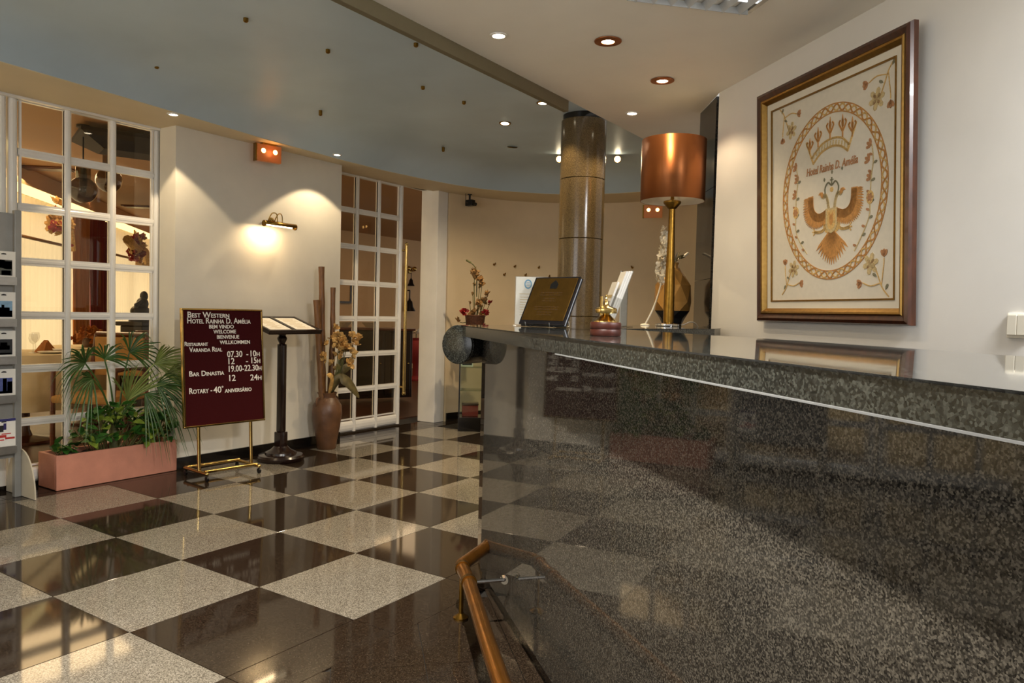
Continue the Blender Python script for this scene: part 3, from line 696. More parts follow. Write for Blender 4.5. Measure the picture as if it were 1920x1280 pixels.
# stoneware vase with bamboo and dried flowers
VX, VY = 2.915, 1.60
t = thing('floor_vase', 'tall brown stoneware floor vase standing by the sliding door', 'vase', (VX, VY, 0))
MB().lathe([(.074, 0), (.08, .01), (.085, .06), (.108, .18), (.124, .30), (.118, .37), (.09, .415), (.072, .435), (.072, .45), (.082, .475), (.075, .477), (.060, .45), (.060, .40)], 32).build('body', M_CERAM, t, True)
for k, s_ in enumerate((-1, 1)): MB().tube(smooth_path([(s_*.078, 0, .44), (s_*.112, 0, .425), (s_*.118, 0, .385), (s_*.105, 0, .36)], 4), .009, 8).build('lug', M_CERAM, t, True)
for lab, dx, dy, ztop, r, lx in [('tallest bamboo pole standing in the brown vase', -.012, .02, 1.53, .024, -.028), ('middle bamboo pole standing in the brown vase, right of the tallest', .035, -.02, 1.36, .021, .02), ('left leaning bamboo pole in the brown vase', -.035, -.015, 1.25, .026, -.085), ('thin bamboo stick behind the other poles in the brown vase', .01, .04, 1.14, .014, -.05), ('short dark bamboo stick at the front of the brown vase', .03, .03, 1.0, .018, .07)]:
    p = thing('bamboo_pole', lab, 'pole', (VX+dx, VY+dy, .03), 0, 'bamboo poles in the vase')
    pts_ = []; rs = []; nseg = 5
    for k in range(nseg*4+1):
        f = k/(nseg*4); pts_.append((lx*f, .03*f, (ztop-.03)*f)); rs.append(r*(1.09 if k % 4 == 0 else .97))
    MB().tube(pts_, rs, 12).build('culm', M_BAMBOO, p, True)
def blossom(seed, R, m, npet=11):
    random.seed(seed); mb = MB()
    for k in range(npet):
        a_ = k*2.4+random.uniform(-.3, .3); el = random.uniform(-.2, 1.1); ln = R*random.uniform(.7, 1.1); w = R*.42
        d = Vector((math.cos(a_)*math.cos(el), math.sin(a_)*math.cos(el), math.sin(el))); s_ = d.cross(Vector((0, 0, 1))).normalized(); u = s_.cross(d)
        P = [d*.1*R, d*.5*ln-s_*w+u*.05*R, d*ln-s_*w*.4+u*.14*R, d*ln*1.05+s_*w*.3+u*.05*R, d*.55*ln+s_*w+u*.10*R, d*.55*ln-u*.10*R]
        mb.add(P, [(0, 1, 5), (1, 2, 5), (2, 3, 5), (3, 4, 5), (4, 0, 5)])
    mb.sphere((0, 0, R*.1), R*.22, 8, 6)
    return mb
fb = thing('dried_flowers', 'golden dried flower bunch leaning out of the brown vase', 'flowers', (VX, VY, .42))
b0 = None
random.seed(5)
for k in range(40):
    a_ = random.uniform(0, 6.28); rr = abs(random.gauss(0, .062)); x = .055+rr*math.cos(a_)*1.35; z = .455+rr*math.sin(a_)*1.35; y = -.10+random.uniform(-.055, .055)
    if b0 is None: o = blossom(3, .052, M_DRYFL).build('flower_head', M_DRYFL, fb, True); b0 = o
    else: o = link('flower_head', b0.data, fb)
    o.location = (x, y, z); o.rotation_euler = (random.uniform(-1.2, 1.2), random.uniform(-1.2, 1.2), random.uniform(0, 6)); s_ = random.uniform(.65, 1.1); o.scale = (s_, s_, s_)
for k in range(6):
    MB().tube(smooth_path([(.01*k-.03, 0, -.25), (.02+.008*k, -.02, .08), (.03+.012*k, -.07, .25), (.02+.018*k, -.10, .42)], 4), .0035, 6).build('stem', M_STEM, fb, True)
def big_leaf(mb, pts, wmax, droop=.0, fold=.15):
    pts = [Vector(p) for p in pts]; n = len(pts); vs_ = []; fs = []
    for i, p in enumerate(pts):
        f = i/(n-1); w = wmax*math.sin(PI*min(1, f*.92+.06))**.8
        t_ = (pts[min(i+1, n-1)]-pts[max(0, i-1)]).normalized(); s_ = t_.cross(Vector((0, -1, .3))).normalized()
        vs_ += [p+s_*w-Vector((0, -1, 0))*w*fold*-1, p, p-s_*w-Vector((0, 1, 0))*w*fold]
    for i in range(n-1): fs += [(3*i, 3*i+1, 3*i+4, 3*i+3), (3*i+1, 3*i+2, 3*i+5, 3*i+4)]
    return mb.add(vs_, fs)
for k, P in enumerate([[(.01, -.03, .05), (.04, -.08, .17), (.10, -.11, .155), (.17, -.13, .08), (.235, -.14, -.0)], [(-.01, -.03, .03), (-.03, -.08, .15), (-.07, -.11, .205), (-.12, -.12, .215)], [(.02, -.02, .04), (.08, -.05, .2), (.15, -.08, .27), (.22, -.09, .25)]]):
    o = big_leaf(MB(), smooth_path(P, 4), [.05, .03, .035][k]).build('leaf', [M_DRYLF, M_DRYFL, M_DRYLF][k], fb, True); o.modifiers.new('s', 'SOLIDIFY').thickness = .0015

# ---- planter with palm and creepers
PXc, PYc = 1.235, 1.862
t = thing('planter_box', 'long pink terracotta planter box under the glazed screen', 'planter', (PXc, PYc, 0))
hw, hd, hh = .405, .117, .222
MB().prism([(-hw+.02, -hd+.02), (hw-.02, -hd+.02), (hw-.02, hd-.02), (-hw+.02, hd-.02)], .002, .03).build('bottom', M_TERRA, t)
for a_, b_ in [((-hw, -hd, .002), (hw, -hd+.022, hh)), ((-hw, hd-.022, .004), (hw, hd, hh)), ((-hw, -hd+.022, .004), (-hw+.022, hd-.022, hh)), ((hw-.022, -hd+.022, .004), (hw, hd-.022, hh))]:
    MB().box(a_, b_, .004).build('side', M_TERRA, t)
sm = MB(); random.seed(2); nx, ny = 24, 7; vs_ = []; fs = []
for i in range(nx+1):
    for j in range(ny+1): vs_.append((-hw+.022+(2*hw-.044)*i/nx, -hd+.022+(2*hd-.044)*j/ny, hh-.03+random.uniform(-.012, .012)))
for i in range(nx):
    for j in range(ny): k = i*(ny+1)+j; fs.append((k, k+1, k+ny+2, k+ny+1))
sm.add(vs_, fs).build('soil', M_SOIL, t, True)
def frond(hub, base, ang, spread, length, nl, seed, m, tilt, droop):
    """fan of narrow folded leaflets: ang/spread in the plane facing the room, tilt = lean toward the room"""
    random.seed(seed); mb = MB(); hub = Vector(hub); base = Vector(base)
    mid = (hub+base)/2+Vector((0, .0, .06)); mb.tube(smooth_path([base, mid, hub], 5), [.006]*5+[.005]*5+[.004], 6)
    for k in range(nl):
        f = (k/(nl-1)-.5); a_ = rad(ang+f*spread+random.uniform(-3, 3)); ln = length*(1-.35*abs(f)**1.5)*random.uniform(.9, 1.08)
        d = Vector((math.cos(a_), -math.sin(rad(tilt))+random.uniform(-.15, .15), math.sin(a_))).normalized(); s_ = d.cross(Vector((0, 1, 0))).normalized(); w = random.uniform(.0065, .0095); up_ = Vector((0, -1, 0))
        vs_ = []; fs = []; N = 5
        for i in range(N+1):
            q = i/N; c_ = hub+d*ln*q+Vector((0, -.02*q*q, -droop*ln*q*q*q*(1+.6*random.random())))
            ww = w*(.35+1.1*q if q < .45 else .85*(1-q)/.55+.05)
            vs_ += [c_+s_*ww+up_*ww*.5, c_, c_-s_*ww+up_*ww*.5]
        for i in range(N): fs += [(3*i, 3*i+1, 3*i+4, 3*i+3), (3*i+1, 3*i+2, 3*i+5, 3*i+4)]
        mb.add(vs_, fs)
    return mb
pt = thing('fan_palm', 'green fan palm with drooping fronds growing in the pink planter', 'palm', (1.25, 1.85, .19))
MB().lathe([(.03, 0), (.034, .02), (.028, .10), (.022, .16), (.015, .2)], 12).build('trunk', M_STEM, pt, True)
for hub, ang, sp, ln, nl, m, tilt, dr in [((-.22, -.05, .60), 150, 150, .26, 20, M_FROND, 15, .5), ((.03, -.10, .34), 86, 95, .36, 22, M_FROND2, 25, .15), ((.22, -.10, .58), 25, 130, .33, 20, M_FROND2, 30, .35), ((.20, -.16, .44), -12, 150, .32, 20, M_FROND, 35, .7), ((-.08, -.02, .62), 70, 160, .24, 16, M_FROND, 10, .5), ((.10, .0, .66), 40, 150, .30, 18, M_FROND, 5, .5), ((-.20, -.10, .50), 195, 140, .26, 18, M_FROND, 25, .6), ((.28, -.14, .50), 10, 110, .28, 16, M_FROND2, 25, .5), ((.14, -.12, .38), -45, 120, .30, 14, M_FROND, 20, .5)]:
    frond(hub, (random.uniform(-.01, .01), -.01, .15), ang, sp, ln, nl, int(ang*7+ln*1000) % 997, m, tilt, dr).build('frond', m, pt, True)
def leaf_mesh(m, s_=1):
    mb = MB(); P = [(0, 0, 0), (.017, .012, .006), (.020, .028, .005), (.010, .048, -.002), (0, .058, -.008), (-.010, .048, -.002), (-.020, .028, .005), (-.017, .012, .006), (0, .028, -.003)]
    mb.add([tuple(c*s_ for c in p) for p in P], [(0, 1, 8), (1, 2, 8), (2, 3, 8), (3, 4, 8), (4, 5, 8), (5, 6, 8), (6, 7, 8), (7, 0, 8)])
    o = mb.build('leaf', m, None, True); d = o.data; bpy.data.objects.remove(o); return d
lA, lB = leaf_mesh(M_LEAF), leaf_mesh(M_LEAF2)
def creeper(label, x0, x1, nleaf, top, seed, frac):
    random.seed(seed); c_ = thing('creeper_plant', label, 'plant', ((x0+x1)/2, 1.85, .185)); st = MB()
    for k in range(nleaf):
        x = random.uniform(-(x1-x0)/2, (x1-x0)/2); y = random.uniform(-.13, .07); hgt = top*math.sqrt(random.random())*(1-.5*(2*x/(x1-x0))**2)+.03
        if y < -.10: hgt = min(hgt+.02, .12)
        if y < -.088: hgt = max(hgt, .055)
        o = link('leaf', lB if random.random() < frac else lA, c_); o.location = (x, y, hgt); s_ = random.uniform(.9, 1.6); o.scale = (s_, s_, s_)
        o.rotation_euler = (random.uniform(-.6, 1.1), random.uniform(-.6, .6), random.uniform(2.0, 4.3))
        if k % 2 == 0: st.tube([(x*.6, y*.4, 0), (x*.85, y*.8, hgt*.7), (x, y, hgt)], .0022, 5)
    st.build('stems', M_STEM, c_, True); return c_
creeper('bushy green creeper with yellow flecked leaves filling the middle of the pink planter', 1.00, 1.46, 170, .30, 11, .3)
creeper('light green leafy creeper at the right end of the pink planter', 1.40, 1.62, 80, .24, 12, .45)
creeper('small sparse creeper at the left end of the pink planter', .85, 1.03, 26, .09, 13, .1)

# ---- brochure rack
RX, RY = .63, 1.80
t = thing('brochure_rack', 'grey metal brochure rack with white card holders at the left edge', 'rack', (RX, RY, 0))
for x in (-.62, 0): MB().box((x-.018, -.018, .0), (x+.018, .018, 1.72), .004).build('post', M_RACK, t)
MB().box((-.60, .0, .24), (-.02, .006, 1.70)).build('back_panel', M_RACK, t)
for x in (-.62, 0):
    P = [(-.185, .0)]+[(-.185*math.cos(rad(a_)), .285*math.sin(rad(a_))) for a_ in range(0, 181, 12)]
    mb = MB(); n = len(P); vs_ = [(x+.019, y, z+.003) for y, z in P]+[(x+.027, y, z+.003) for y, z in P]
    mb.add(vs_, [tuple(range(n)), tuple(range(n, 2*n))[::-1]]+[(i, (i+1) % n, n+(i+1) % n, n+i) for i in range(n)]); mb.build('foot_plate', M_RACKP, t)
for k, z in enumerate((.285, .588, .818, 1.04, 1.286)): MB().box((-.60, -.05, z-.012), (-.02, .0, z-.004)).box((-.60, -.052, z-.012), (-.02, -.048, z+.035)).build('shelf', M_ALU, t)
def pic(name, pieces):
    """small printed picture made of a few flat colour pieces"""
    return pieces
cols = {}
def pm(h):
    if h not in cols: cols[h] = mat('print_'+h.lstrip('#'), h, .5, noise=.12, nscale=60)
    return cols[h]
def brochure(lab, x, z, hgt, w, art):
    b_ = thing('brochure', lab, 'brochure', (RX+x, RY-.018, z), 0, 'brochures in the rack'); 
    c_ = MB().box((-w/2, -.004, 0), (w/2, .004, hgt)).build('card', M_PAPER, b_)
    for (x0, z0, x1, z1, h_) in art: MB().box((x0*w, -.0052, z0*hgt), (x1*w, -.0038, z1*hgt)).build('printed_block', pm(h_), c_)
    MB().add(*([(0, -.0054, .94*hgt), (.012, -.0054, .925*hgt), (.014, -.0054, .89*hgt), (-.014, -.0054, .89*hgt), (-.012, -.0054, .925*hgt), (0, -.0035, .94*hgt), (.012, -.0035, .925*hgt), (.014, -.0035, .89*hgt), (-.014, -.0035, .89*hgt), (-.012, -.0035, .925*hgt)], [(0,1,2,3,4),(9,8,7,6,5),(0,5,6,1),(1,6,7,2),(2,7,8,3),(3,8,9,4),(4,9,5,0)])).build('emblem', M_INK, c_)
    return b_
A1 = [(-.38, .22, .36, .72, '#4a4c44'), (-.38, .45, .05, .72, '#7d8078'), (-.1, .22, .30, .38, '#2a3020'), (.0, .42, .34, .68, '#39452a'), (-.10, .06, .10, .13, '#55534f')]
A2 = [(-.38, .22, .36, .72, '#7fa3bd'), (-.38, .22, .36, .42, '#3a7196'), (-.3, .40, .25, .52, '#3c5a34'), (-.1, .42, .02, .60, '#b3a27a'), (-.10, .06, .10, .13, '#55534f')]
A3 = [(-.38, .22, .36, .72, '#14181a'), (-.25, .38, .25, .52, '#6b7480'), (-.15, .52, .15, .62, '#3c4450'), (-.3, .22, .3, .28, '#303a2a'), (-.06, .07, .06, .13, '#8a5a50')]
A4 = [(-.38, .22, .36, .72, '#4a568c'), (-.05, .26, .12, .70, '#23263c'), (.14, .22, .36, .60, '#8a93b5'), (-.38, .22, .36, .30, '#20242c'), (-.2, .06, .25, .10, '#a05a60')]
A5 = [(-.5, .92, .5, 1.0, '#2c2a66'), (-.25, .60, -.02, .80, '#1a1612'), (-.02, .66, .1, .86, '#2a2058'), (-.45, .42, .1, .50, '#b02a22'), (.05, .36, .46, .42, '#b5302a'), (-.3, .33, .0, .37, '#c2443c'), (-.1, .52, .3, .55, '#b83a32')]
for nm, z, hh_, art, d_ in [('top right brochure with a dark garden photo', 1.290, .182, A1, ''), ('blue river photo brochure, second from the top in the rack', 1.044, .188, A2, ''), ('black night photo brochure in the middle of the rack', .822, .182, A3, ''), ('violet tower photo brochure, fourth from the top in the rack', .592, .184, A4, ''), ('white brochure with red scribbles in the lowest holder', .289, .192, A5, '')]:
    brochure(nm, -.078, z, hh_, .125, art)

# ================================================================== ON THE COUNTER
HZ = H+.0005
# service bell
t = thing('service_bell', 'brass reception bell on a round wooden base, on the counter', 'bell', (.512, -2.17, HZ))
MB().lathe([(.044, 0), (.0455, .003), (.0455, .017), (.0435, .0195), (.0455, .022), (.0455, .037), (.043, .040)], 36).build('base', M_BELLW, t, True)
MB().lathe([(.036, .040), (.036, .043), (.030, .047), (.018, .056), (.012, .062)], 32).build('lower_dome', M_BRASS, t, True)
MB().lathe([(.010, .058), (.010, .068)], 16).build('collar', M_OLDBR, t, True)
MB().lathe([(.031, .066), (.032, .068), (.032, .078), (.028, .082), (.014, .085), (.007, .092), (.0035, .105), (.0045, .108), (.0025, .112), (.0040, .116), (.0015, .120)], 32).build('striker_cap', M_BRASS, t, True)
MB().lathe([(.004, .0), (.0035, .055)], 8, (-.014, .008, .06)).build('pin', M_BRASS, t, True)
# plaque
t = thing('plaque', 'bronze award plaque on a black board leaning on a wire easel, on the counter', 'plaque', (1.405, -1.425, HZ), rad(-99))
PT = Matrix.Translation((0, -.03, .012)) @ Matrix.Rotation(rad(-28), 4, 'X')
pw, ph = .262, .245
MB().box((-pw/2, 0, 0), (pw/2, .009, ph), .002).xform(PT).build('front_board', M_PLAQB, t)
MB().box((-pw/2+.004, .009, .004), (pw/2-.004, .018, ph-.004)).xform(PT).build('grey_core', M_GREYE, t)
MB().box((-pw/2, .018, 0), (pw/2, .024, ph), .002).xform(PT).build('back_board', M_PLAQB, t)
pp = MB().box((-pw/2+.010, -.0025, .020), (pw/2-.010, .001, ph-.008), .001).xform(PT).build('bronze_plate', M_PLAQ, t)
cr = MB(); cr.add(*([(-.02, -.0035, .182), (.02, -.0035, .182), (.022, -.0035, .205), (.012, -.0035, .216), (0, -.0035, .226), (-.012, -.0035, .216), (-.022, -.0035, .205), (-.02, -.002, .182), (.02, -.002, .182), (.022, -.002, .205), (.012, -.002, .216), (0, -.002, .226), (-.012, -.002, .216), (-.022, -.002, .205)], [(0,1,2,3,4,5,6)]+[(i, (i+1) % 7, 7+(i+1) % 7, 7+i) for i in range(7)]))
cr.xform(PT).build('emblem', M_BLACKP, pp)
ln = MB(); random.seed(9)
for k, (w, z) in enumerate([(.125, .158), (.13, .146), (.07, .128), (.075, .116), (.14, .085), (.135, .073), (.09, .058), (.08, .046)]):
    x = -w/2
    while x < w/2:
        q_ = random.uniform(.008, .02); ln.box((x, -.0032, z), (min(x+q_, w/2), -.0024, z+.0055)); x += q_+.004
ln.xform(PT).build('engraved_lines', M_PLAQT, pp)
for x in (-.07, .07):
    MB().tube([(x, -.055, .022), (x, -.05, .006), (x, -.02, .0035), (x, .09, .0035), (x*.5, .085, .14)], .003, 8).build('easel_wire', M_CHROME, t, True)
# certificate in acrylic stand
t = thing('certificate_stand', 'white certificate with blue round seal in a clear stand behind the plaque', 'sign', (1.545, -1.265, HZ), rad(-59))
MB().box((-.085, -.045, 0), (.085, .05, .004), .001).build('stand_foot', M_ACRYL, t)
MB().box((-.08, -.002, .004), (.08, .0, .235)).build('front_sheet', M_ACRYL, t)
pg = MB().box((-.076, .0005, .006), (.076, .0022, .232)).build('paper', M_PAPER, t)
rg = MB(); N = 26; vs_ = []; fs = []
for i in range(N):
    a_ = 2*PI*i/N
    for r in (.0155, .0225): vs_.append((-.018+r*math.cos(a_)*.8, -.0003, .198+r*math.sin(a_)*1.0))
for i in range(N): j = (i+1) % N; fs.append((2*i, 2*i+1, 2*j+1, 2*j))
rg.add(vs_, fs)
for z in (.205, .198, .191): rg.box((-.027, -.0004, z-.0012), (-.009, -.0001, z+.0012))
rg.build('round_seal', M_BLUEINK, pg)
ln = MB(); ln.box((-.06, -.0004, .150), (.06, -.0001, .1525))
for k in range(8): ln.box((-.055, -.0004, .135-k*.012), (.03+.02*math.sin(k*2.1), -.0001, .1375-k*.012))
ln.build('printed_lines', M_EMB3, pg)
# leaning brochure holder seen edge on
t = thing('brochure_holder', 'clear leaning holder full of white leaflets between plaque and bell', 'holder', (1.93, -1.45, HZ), rad(222))
BM = Matrix.Rotation(rad(-20), 4, 'X')
MB().box((-.055, -.02, 0), (.055, .11, .005)).build('foot', M_ACRYL, t)
MB().box((-.055, .028, .014), (.055, .032, .315)).xform(BM).build('back_sheet', M_ACRYL, t)
for x in (-.055, .052): MB().box((x, -.025, .004), (x+.003, .030, .16)).xform(BM).build('side_sheet', M_ACRYL, t)
MB().box((-.055, -.030, .004), (.055, -.026, .13)).xform(BM).build('front_sheet', M_ACRYL, t)
for k, (h_, y) in enumerate([(.235, -.018), (.30, .004), (.305, .015), (.31, .026)]):
    MB().box((-.05, y-.005, .007), (.05, y+.005, h_)).xform(BM).build('leaflet', M_PAPER, t)
MB().box((-.045, -.0245, .15), (.045, -.0235, .165)).xform(BM).build('printed_block', M_EMB3, t)
# thin acrylic card stand
t = thing('card_stand', 'thin upright clear acrylic card stand seen almost edge on, right of the bell', 'sign', (2.14, -1.465, HZ), rad(-59+70))
MB().box((-.075, -.035, 0), (.075, .035, .004)).build('stand_foot', M_ACRYL, t)
MB().box((-.075, -.003, .004), (.075, -.0015, .292)).box((-.075, .0015, .004), (.075, .003, .292)).build('sheets', M_ACRYL, t)
MB().box((-.072, -.001, .006), (.072, .001, .288)).build('card', M_PAPER, t)
# table lamp
t = thing('table_lamp', 'tall brass table lamp with a copper coloured drum shade on the counter', 'lamp', (3.03, -1.362, HZ))
MB().lathe([(.081, 0), (.082, .003), (.081, .013), (.076, .016), (.045, .019), (.034, .026)], 40).build('base', M_CHROME, t, True)
MB().lathe([(.033, .02), (.034, .06), (.032, .25), (.026, .42), (.0215, .60), (.020, .74)], 28).build('pole', M_OLDBR, t, True)
MB().lathe([(.018, .735), (.030, .745), (.055, .775), (.055, .785), (.048, .79), (.012, .792), (.009, .84)], 28).build('cup', M_OLDBR, t, True)
MB().tube([(0, 0, .78), (0, 0, 1.13)], .006, 8).build('stem', M_OLDBR, t, True)
def drum(r, z0, z1, m, name):
    mb = MB(); N = 56; vs_ = []; fs = []
    for k in range(N):
        a_ = 2*PI*k/N
        for z in (z0, z1): vs_.append((r*math.cos(a_), r*math.sin(a_), z))
    for k in range(N): j = (k+1) % N; fs.append((2*k, 2*j, 2*j+1, 2*k+1))
    o = mb.add(vs_, fs).build(name, m, t, True); o.modifiers.new('s', 'SOLIDIFY').thickness = .002; return o
drum(.200, .785, 1.165, M_COPPER, 'shade'); drum(.1965, .786, 1.164, M_SHADEIN, 'shade_lining')
sp_ = MB()
for k in range(3):
    a_ = 2*PI*k/3+.4; sp_.tube([(0, 0, 1.12), (.197*math.cos(a_), .197*math.sin(a_), 1.15)], .0025, 6)
sp_.build('spider', M_OLDBR, t, True)
MB().sphere((0, 0, .93), .035, 14, 10, (1, 1, 1.25)).build('bulb', M_PAPER, t, True)
t = MB().tube(smooth_path([(3.105, -1.40, H+.008), (3.15, -1.42, H+.013), (3.19, -1.445, H+.03), (3.225, -1.47, H+.022), (3.25, -1.49, H-.02)], 6), .0035, 7).build('lamp_cable', mat('grey_cable', '#a9a296', .5, noise=.05), None, True)
tag(t, 'thin grey cable curling from the lamp foot over the counter edge', 'cable')
# faceted bronze vase
t = thing('bronze_vase', 'faceted bronze vase with a shadow painted on its underside behind the table lamp', 'vase', (3.285, -1.285, HZ), rad(20))
def facet(rings, seg, twist):
    mb = MB(); vs_ = []; fs = []
    for i, (r, z) in enumerate(rings):
        for k in range(seg):
            a_ = 2*PI*(k+(.5 if i % 2 else 0))/seg; vs_.append((r*math.cos(a_), r*math.sin(a_), z))
    for i in range(len(rings)-1):
        for k in range(seg):
            j = (k+1) % seg; A, B, C, D = i*seg+k, i*seg+j, (i+1)*seg+k, (i+1)*seg+j
            if i % 2 == 0: fs += [(A, B, C), (B, D, C)]
            else: fs += [(A, D, C), (A, B, D)]
    fs.append(tuple(range(seg))[::-1]); return mb.add(vs_, fs)
facet([(.06, 0), (.085, .05), (.115, .10)], 7, 0).build('foot', M_BLACKP, t)  # lower facets coloured black for the shadow on the vase's underside
facet([(.115, .10), (.125, .16), (.118, .27), (.075, .34), (.040, .385)], 7, 0).build('body', M_VASEG, t)
MB().lathe([(.035, .375), (.03, .40), (.038, .42)], 14).build('neck', M_VASEG, t, True)
MB().tube(smooth_path([(-.03, .0, .40), (-.06, .02, .47), (-.04, .03, .50), (.03, .03, .495), (.06, .02, .46), (.065, .01, .42)], 5), .006, 8).build('handle', M_OLDBR, t, True)
lf = MB()
for k in range(9):
    a_ = k*.75; big_leaf(lf, smooth_path([(0, 0, .41), (.03*math.cos(a_), .03*math.sin(a_), .45), (.075*math.cos(a_), .075*math.sin(a_), .455+.02*(k % 3))], 3), .012)
lf.build('leaves', M_DRYLF, t, True)
pet = MB()
for k in range(5): pet.sphere((.05+.016*k, -.055-.008*k, .46+.008*k), .011, 8, 6, (1.4, 1, .7))
pet.build('pale_buds', M_ORCHID, t, True)
# white orchid spray
t = thing('orchid_spray', 'white artificial orchid spray leaning behind the lamp pole', 'flowers', (3.06, -1.19, HZ))
MB().tube(smooth_path([(0, 0, .004), (.04, -.04, .12), (.075, -.07, .27), (.085, -.08, .42), (.10, -.10, .60)], 5), .0055, 8).build('stem', M_ORCHID, t, True)
MB().lathe([(.03, 0), (.03, .006), (.012, .012)], 16).build('foot', M_ORCHID, t, True)
b0 = None
for k in range(11):
    if b0 is None: o = blossom(21, .030, M_ORCHID, 7).build('blossom', M_ORCHID, t, True); b0 = o
    else: o = link('blossom', b0.data, t)
    f = k/10; o.location = (.068+.02*f+(-1)**k*.012, -.062-.02*f+(-1)**k*.010, .29+.34*f); s_ = 1.6-.6*f; o.scale = (s_, s_, s_); o.rotation_euler = (1.1+.3*math.sin(k), .4*math.cos(k), k)

# ================================================================== FRAMED CREST ON THE RIGHT WALL
LEAN = rad(2.4); FRZ = rad(-132.8)
t = thing('framed_crest', 'large walnut and gold frame with an embroidered royal crest on the right wall', 'picture', WL0+WN*.004, FRZ)
FM = Matrix.Translation((0, -.008, 0)) @ Matrix.Rotation(LEAN, 4, 'X')
FW, FH = 1.10, 1.203
def mitred(prof, m, name, x0, z0, x1, z1):
    """mitred moulding: prof = list of (inset, y)"""
    for side in range(4):
        mb = MB(); vs_ = []
        for d, y in prof:
            c_ = [(x0+d, z0+d), (x1-d, z0+d), (x1-d, z1-d), (x0+d, z1-d)]
            a_, b_ = c_[side], c_[(side+1) % 4]; vs_ += [(a_[0], y, a_[1]), (b_[0], y, b_[1])]
        n_ = len(prof); fs = [(2*i, 2*i+1, 2*((i+1) % n_)+1, 2*((i+1) % n_)) for i in range(n_)]+[tuple(2*i for i in range(n_)), tuple(2*i+1 for i in range(n_))[::-1]]
        mb.add(vs_, fs).xform(FM).build(name, m, t, False)
mitred([(0, 0), (0, -.022), (.006, -.034), (.020, -.040), (.032, -.034), (.040, -.030), (.040, 0)], M_FRWOOD, 'outer_moulding', 0, 0, FW, FH)
mitred([(.040, 0), (.040, -.031), (.046, -.036), (.054, -.033), (.062, -.024), (.070, -.014), (.070, 0)], M_GOLD, 'gilt_moulding', 0, 0, FW, FH)
mitred([(.068, -.0015), (.068, -.010), (.106, -.010), (.106, -.0015)], M_MATBD, 'cream_mount', 0, 0, FW, FH)
mitred([(.104, -.0015), (.104, -.013), (.112, -.013), (.112, -.0015)], M_GOLD, 'gilt_fillet', 0, 0, FW, FH)
cv = MB().box((.05, -.006, .05), (FW-.05, -.001, FH-.05)).xform(FM).build('silk_ground', M_CANVAS, t)
YE = -.0062
def flat(polys, m, name, th=.0022):
    mb = MB()
    for P in polys:
        n_ = len(P); vs_ = [(x, YE-th, z) for x, z in P]+[(x, YE+.0004, z) for x, z in P]
        mb.add(vs_, [tuple(range(n_))]+[(i, n_+i, n_+(i+1) % n_, (i+1) % n_) for i in range(n_)])
    return mb.xform(FM).build(name, m, cv)
def stroke(pts, w):
    """ribbon polygons along a polyline"""
    out = []
    for a_, b_ in zip(pts[:-1], pts[1:]):
        a_ = Vector(a_); b_ = Vector(b_); d = (b_-a_)
        if d.length < 1e-6: continue
        d.normalize(); s_ = Vector((-d.y, d.x))*w/2; a2 = a_-d*w*.2; b2 = b_+d*w*.2
        out.append([tuple(a2-s_), tuple(b2-s_), tuple(b2+s_), tuple(a2+s_)])
    return out
def cur(pts, k=8): return [(p.x, p.y) for p in smooth_path([(a_, b_, 0) for a_, b_ in pts], k)]
ox, oz, oa, ob = .578, .608, .352, .382
N = 240; s1 = []; s2 = []; r1 = []; r2 = []
for i in range(N+1):
    a_ = 2*PI*i/N; w_ = .015*math.sin(a_*27)
    s1.append((ox+(oa+w_)*math.cos(a_), oz+(ob+w_)*math.sin(a_))); s2.append((ox+(oa-w_)*math.cos(a_), oz+(ob-w_)*math.sin(a_)))
    r1.append((ox+(oa-.019)*math.cos(a_), oz+(ob-.019)*math.sin(a_))); r2.append((ox+(oa+.019)*math.cos(a_), oz+(ob+.019)*math.sin(a_)))
flat(stroke(s1, .0075), M_EMB1, 'braid_strand'); flat(stroke(s2, .0075), M_EMB2, 'braid_strand')
flat(stroke(r1, .005)+stroke(r2, .005), M_EMB1, 'oval_border', .0018)
# crown
base_o = cur([(.398, .872), (.452, .768), (.50, .812), (.585, .838), (.66, .826), (.697, .778), (.752, .889)])
crown = stroke(cur([(.452, .762), (.51, .802), (.585, .818), (.65, .806), (.697, .776)]), .010)+stroke(cur([(.440, .79), (.51, .838), (.585, .853), (.655, .842), (.708, .80)]), .010)+stroke([(.398, .872), (.452, .762)], .010)+stroke([(.752, .889), (.697, .776)], .010)
flat(crown, M_EMB2, 'crown')
band = []
for k in range(13):
    f = k/12; x = .455+.24*f; z = .80+.032*math.sin(PI*f); band += stroke([(x, z-.012), (x+.003, z+.012)], .008)
flat(band, M_EMB3, 'crown_band')
def lily(x, z, h_):
    return stroke([(x, z), (x, z+h_)], .008)+[[(x-.006, z+h_*.55), (x+.006, z+h_*.55), (x+.008, z+h_*.8), (x, z+h_*1.25), (x-.008, z+h_*.8)]]+stroke(cur([(x-.004, z+h_*.35), (x-.024, z+h_*.75), (x-.016, z+h_*.92)], 4), .008)+stroke(cur([(x+.004, z+h_*.35), (x+.024, z+h_*.75), (x+.016, z+h_*.92)], 4), .008)
fl_ = []
for x, z, h_ in [(.425, .815, .06), (.487, .835, .075), (.575, .853, .082), (.662, .845, .082), (.727, .832, .07)]: flat(lily(x, z, h_), M_EMB1, 'crown_lily')
me = text_mesh('Hotel Rainha D. Amélia', .052, .001, False, width=.365, shear=.22, offset=.0008)
o = place_text(me, 'stitched_name', M_EMB4, cv, FM @ Vector((.400, YE-.001, .710)), (PI/2+LEAN, rad(0), 0))
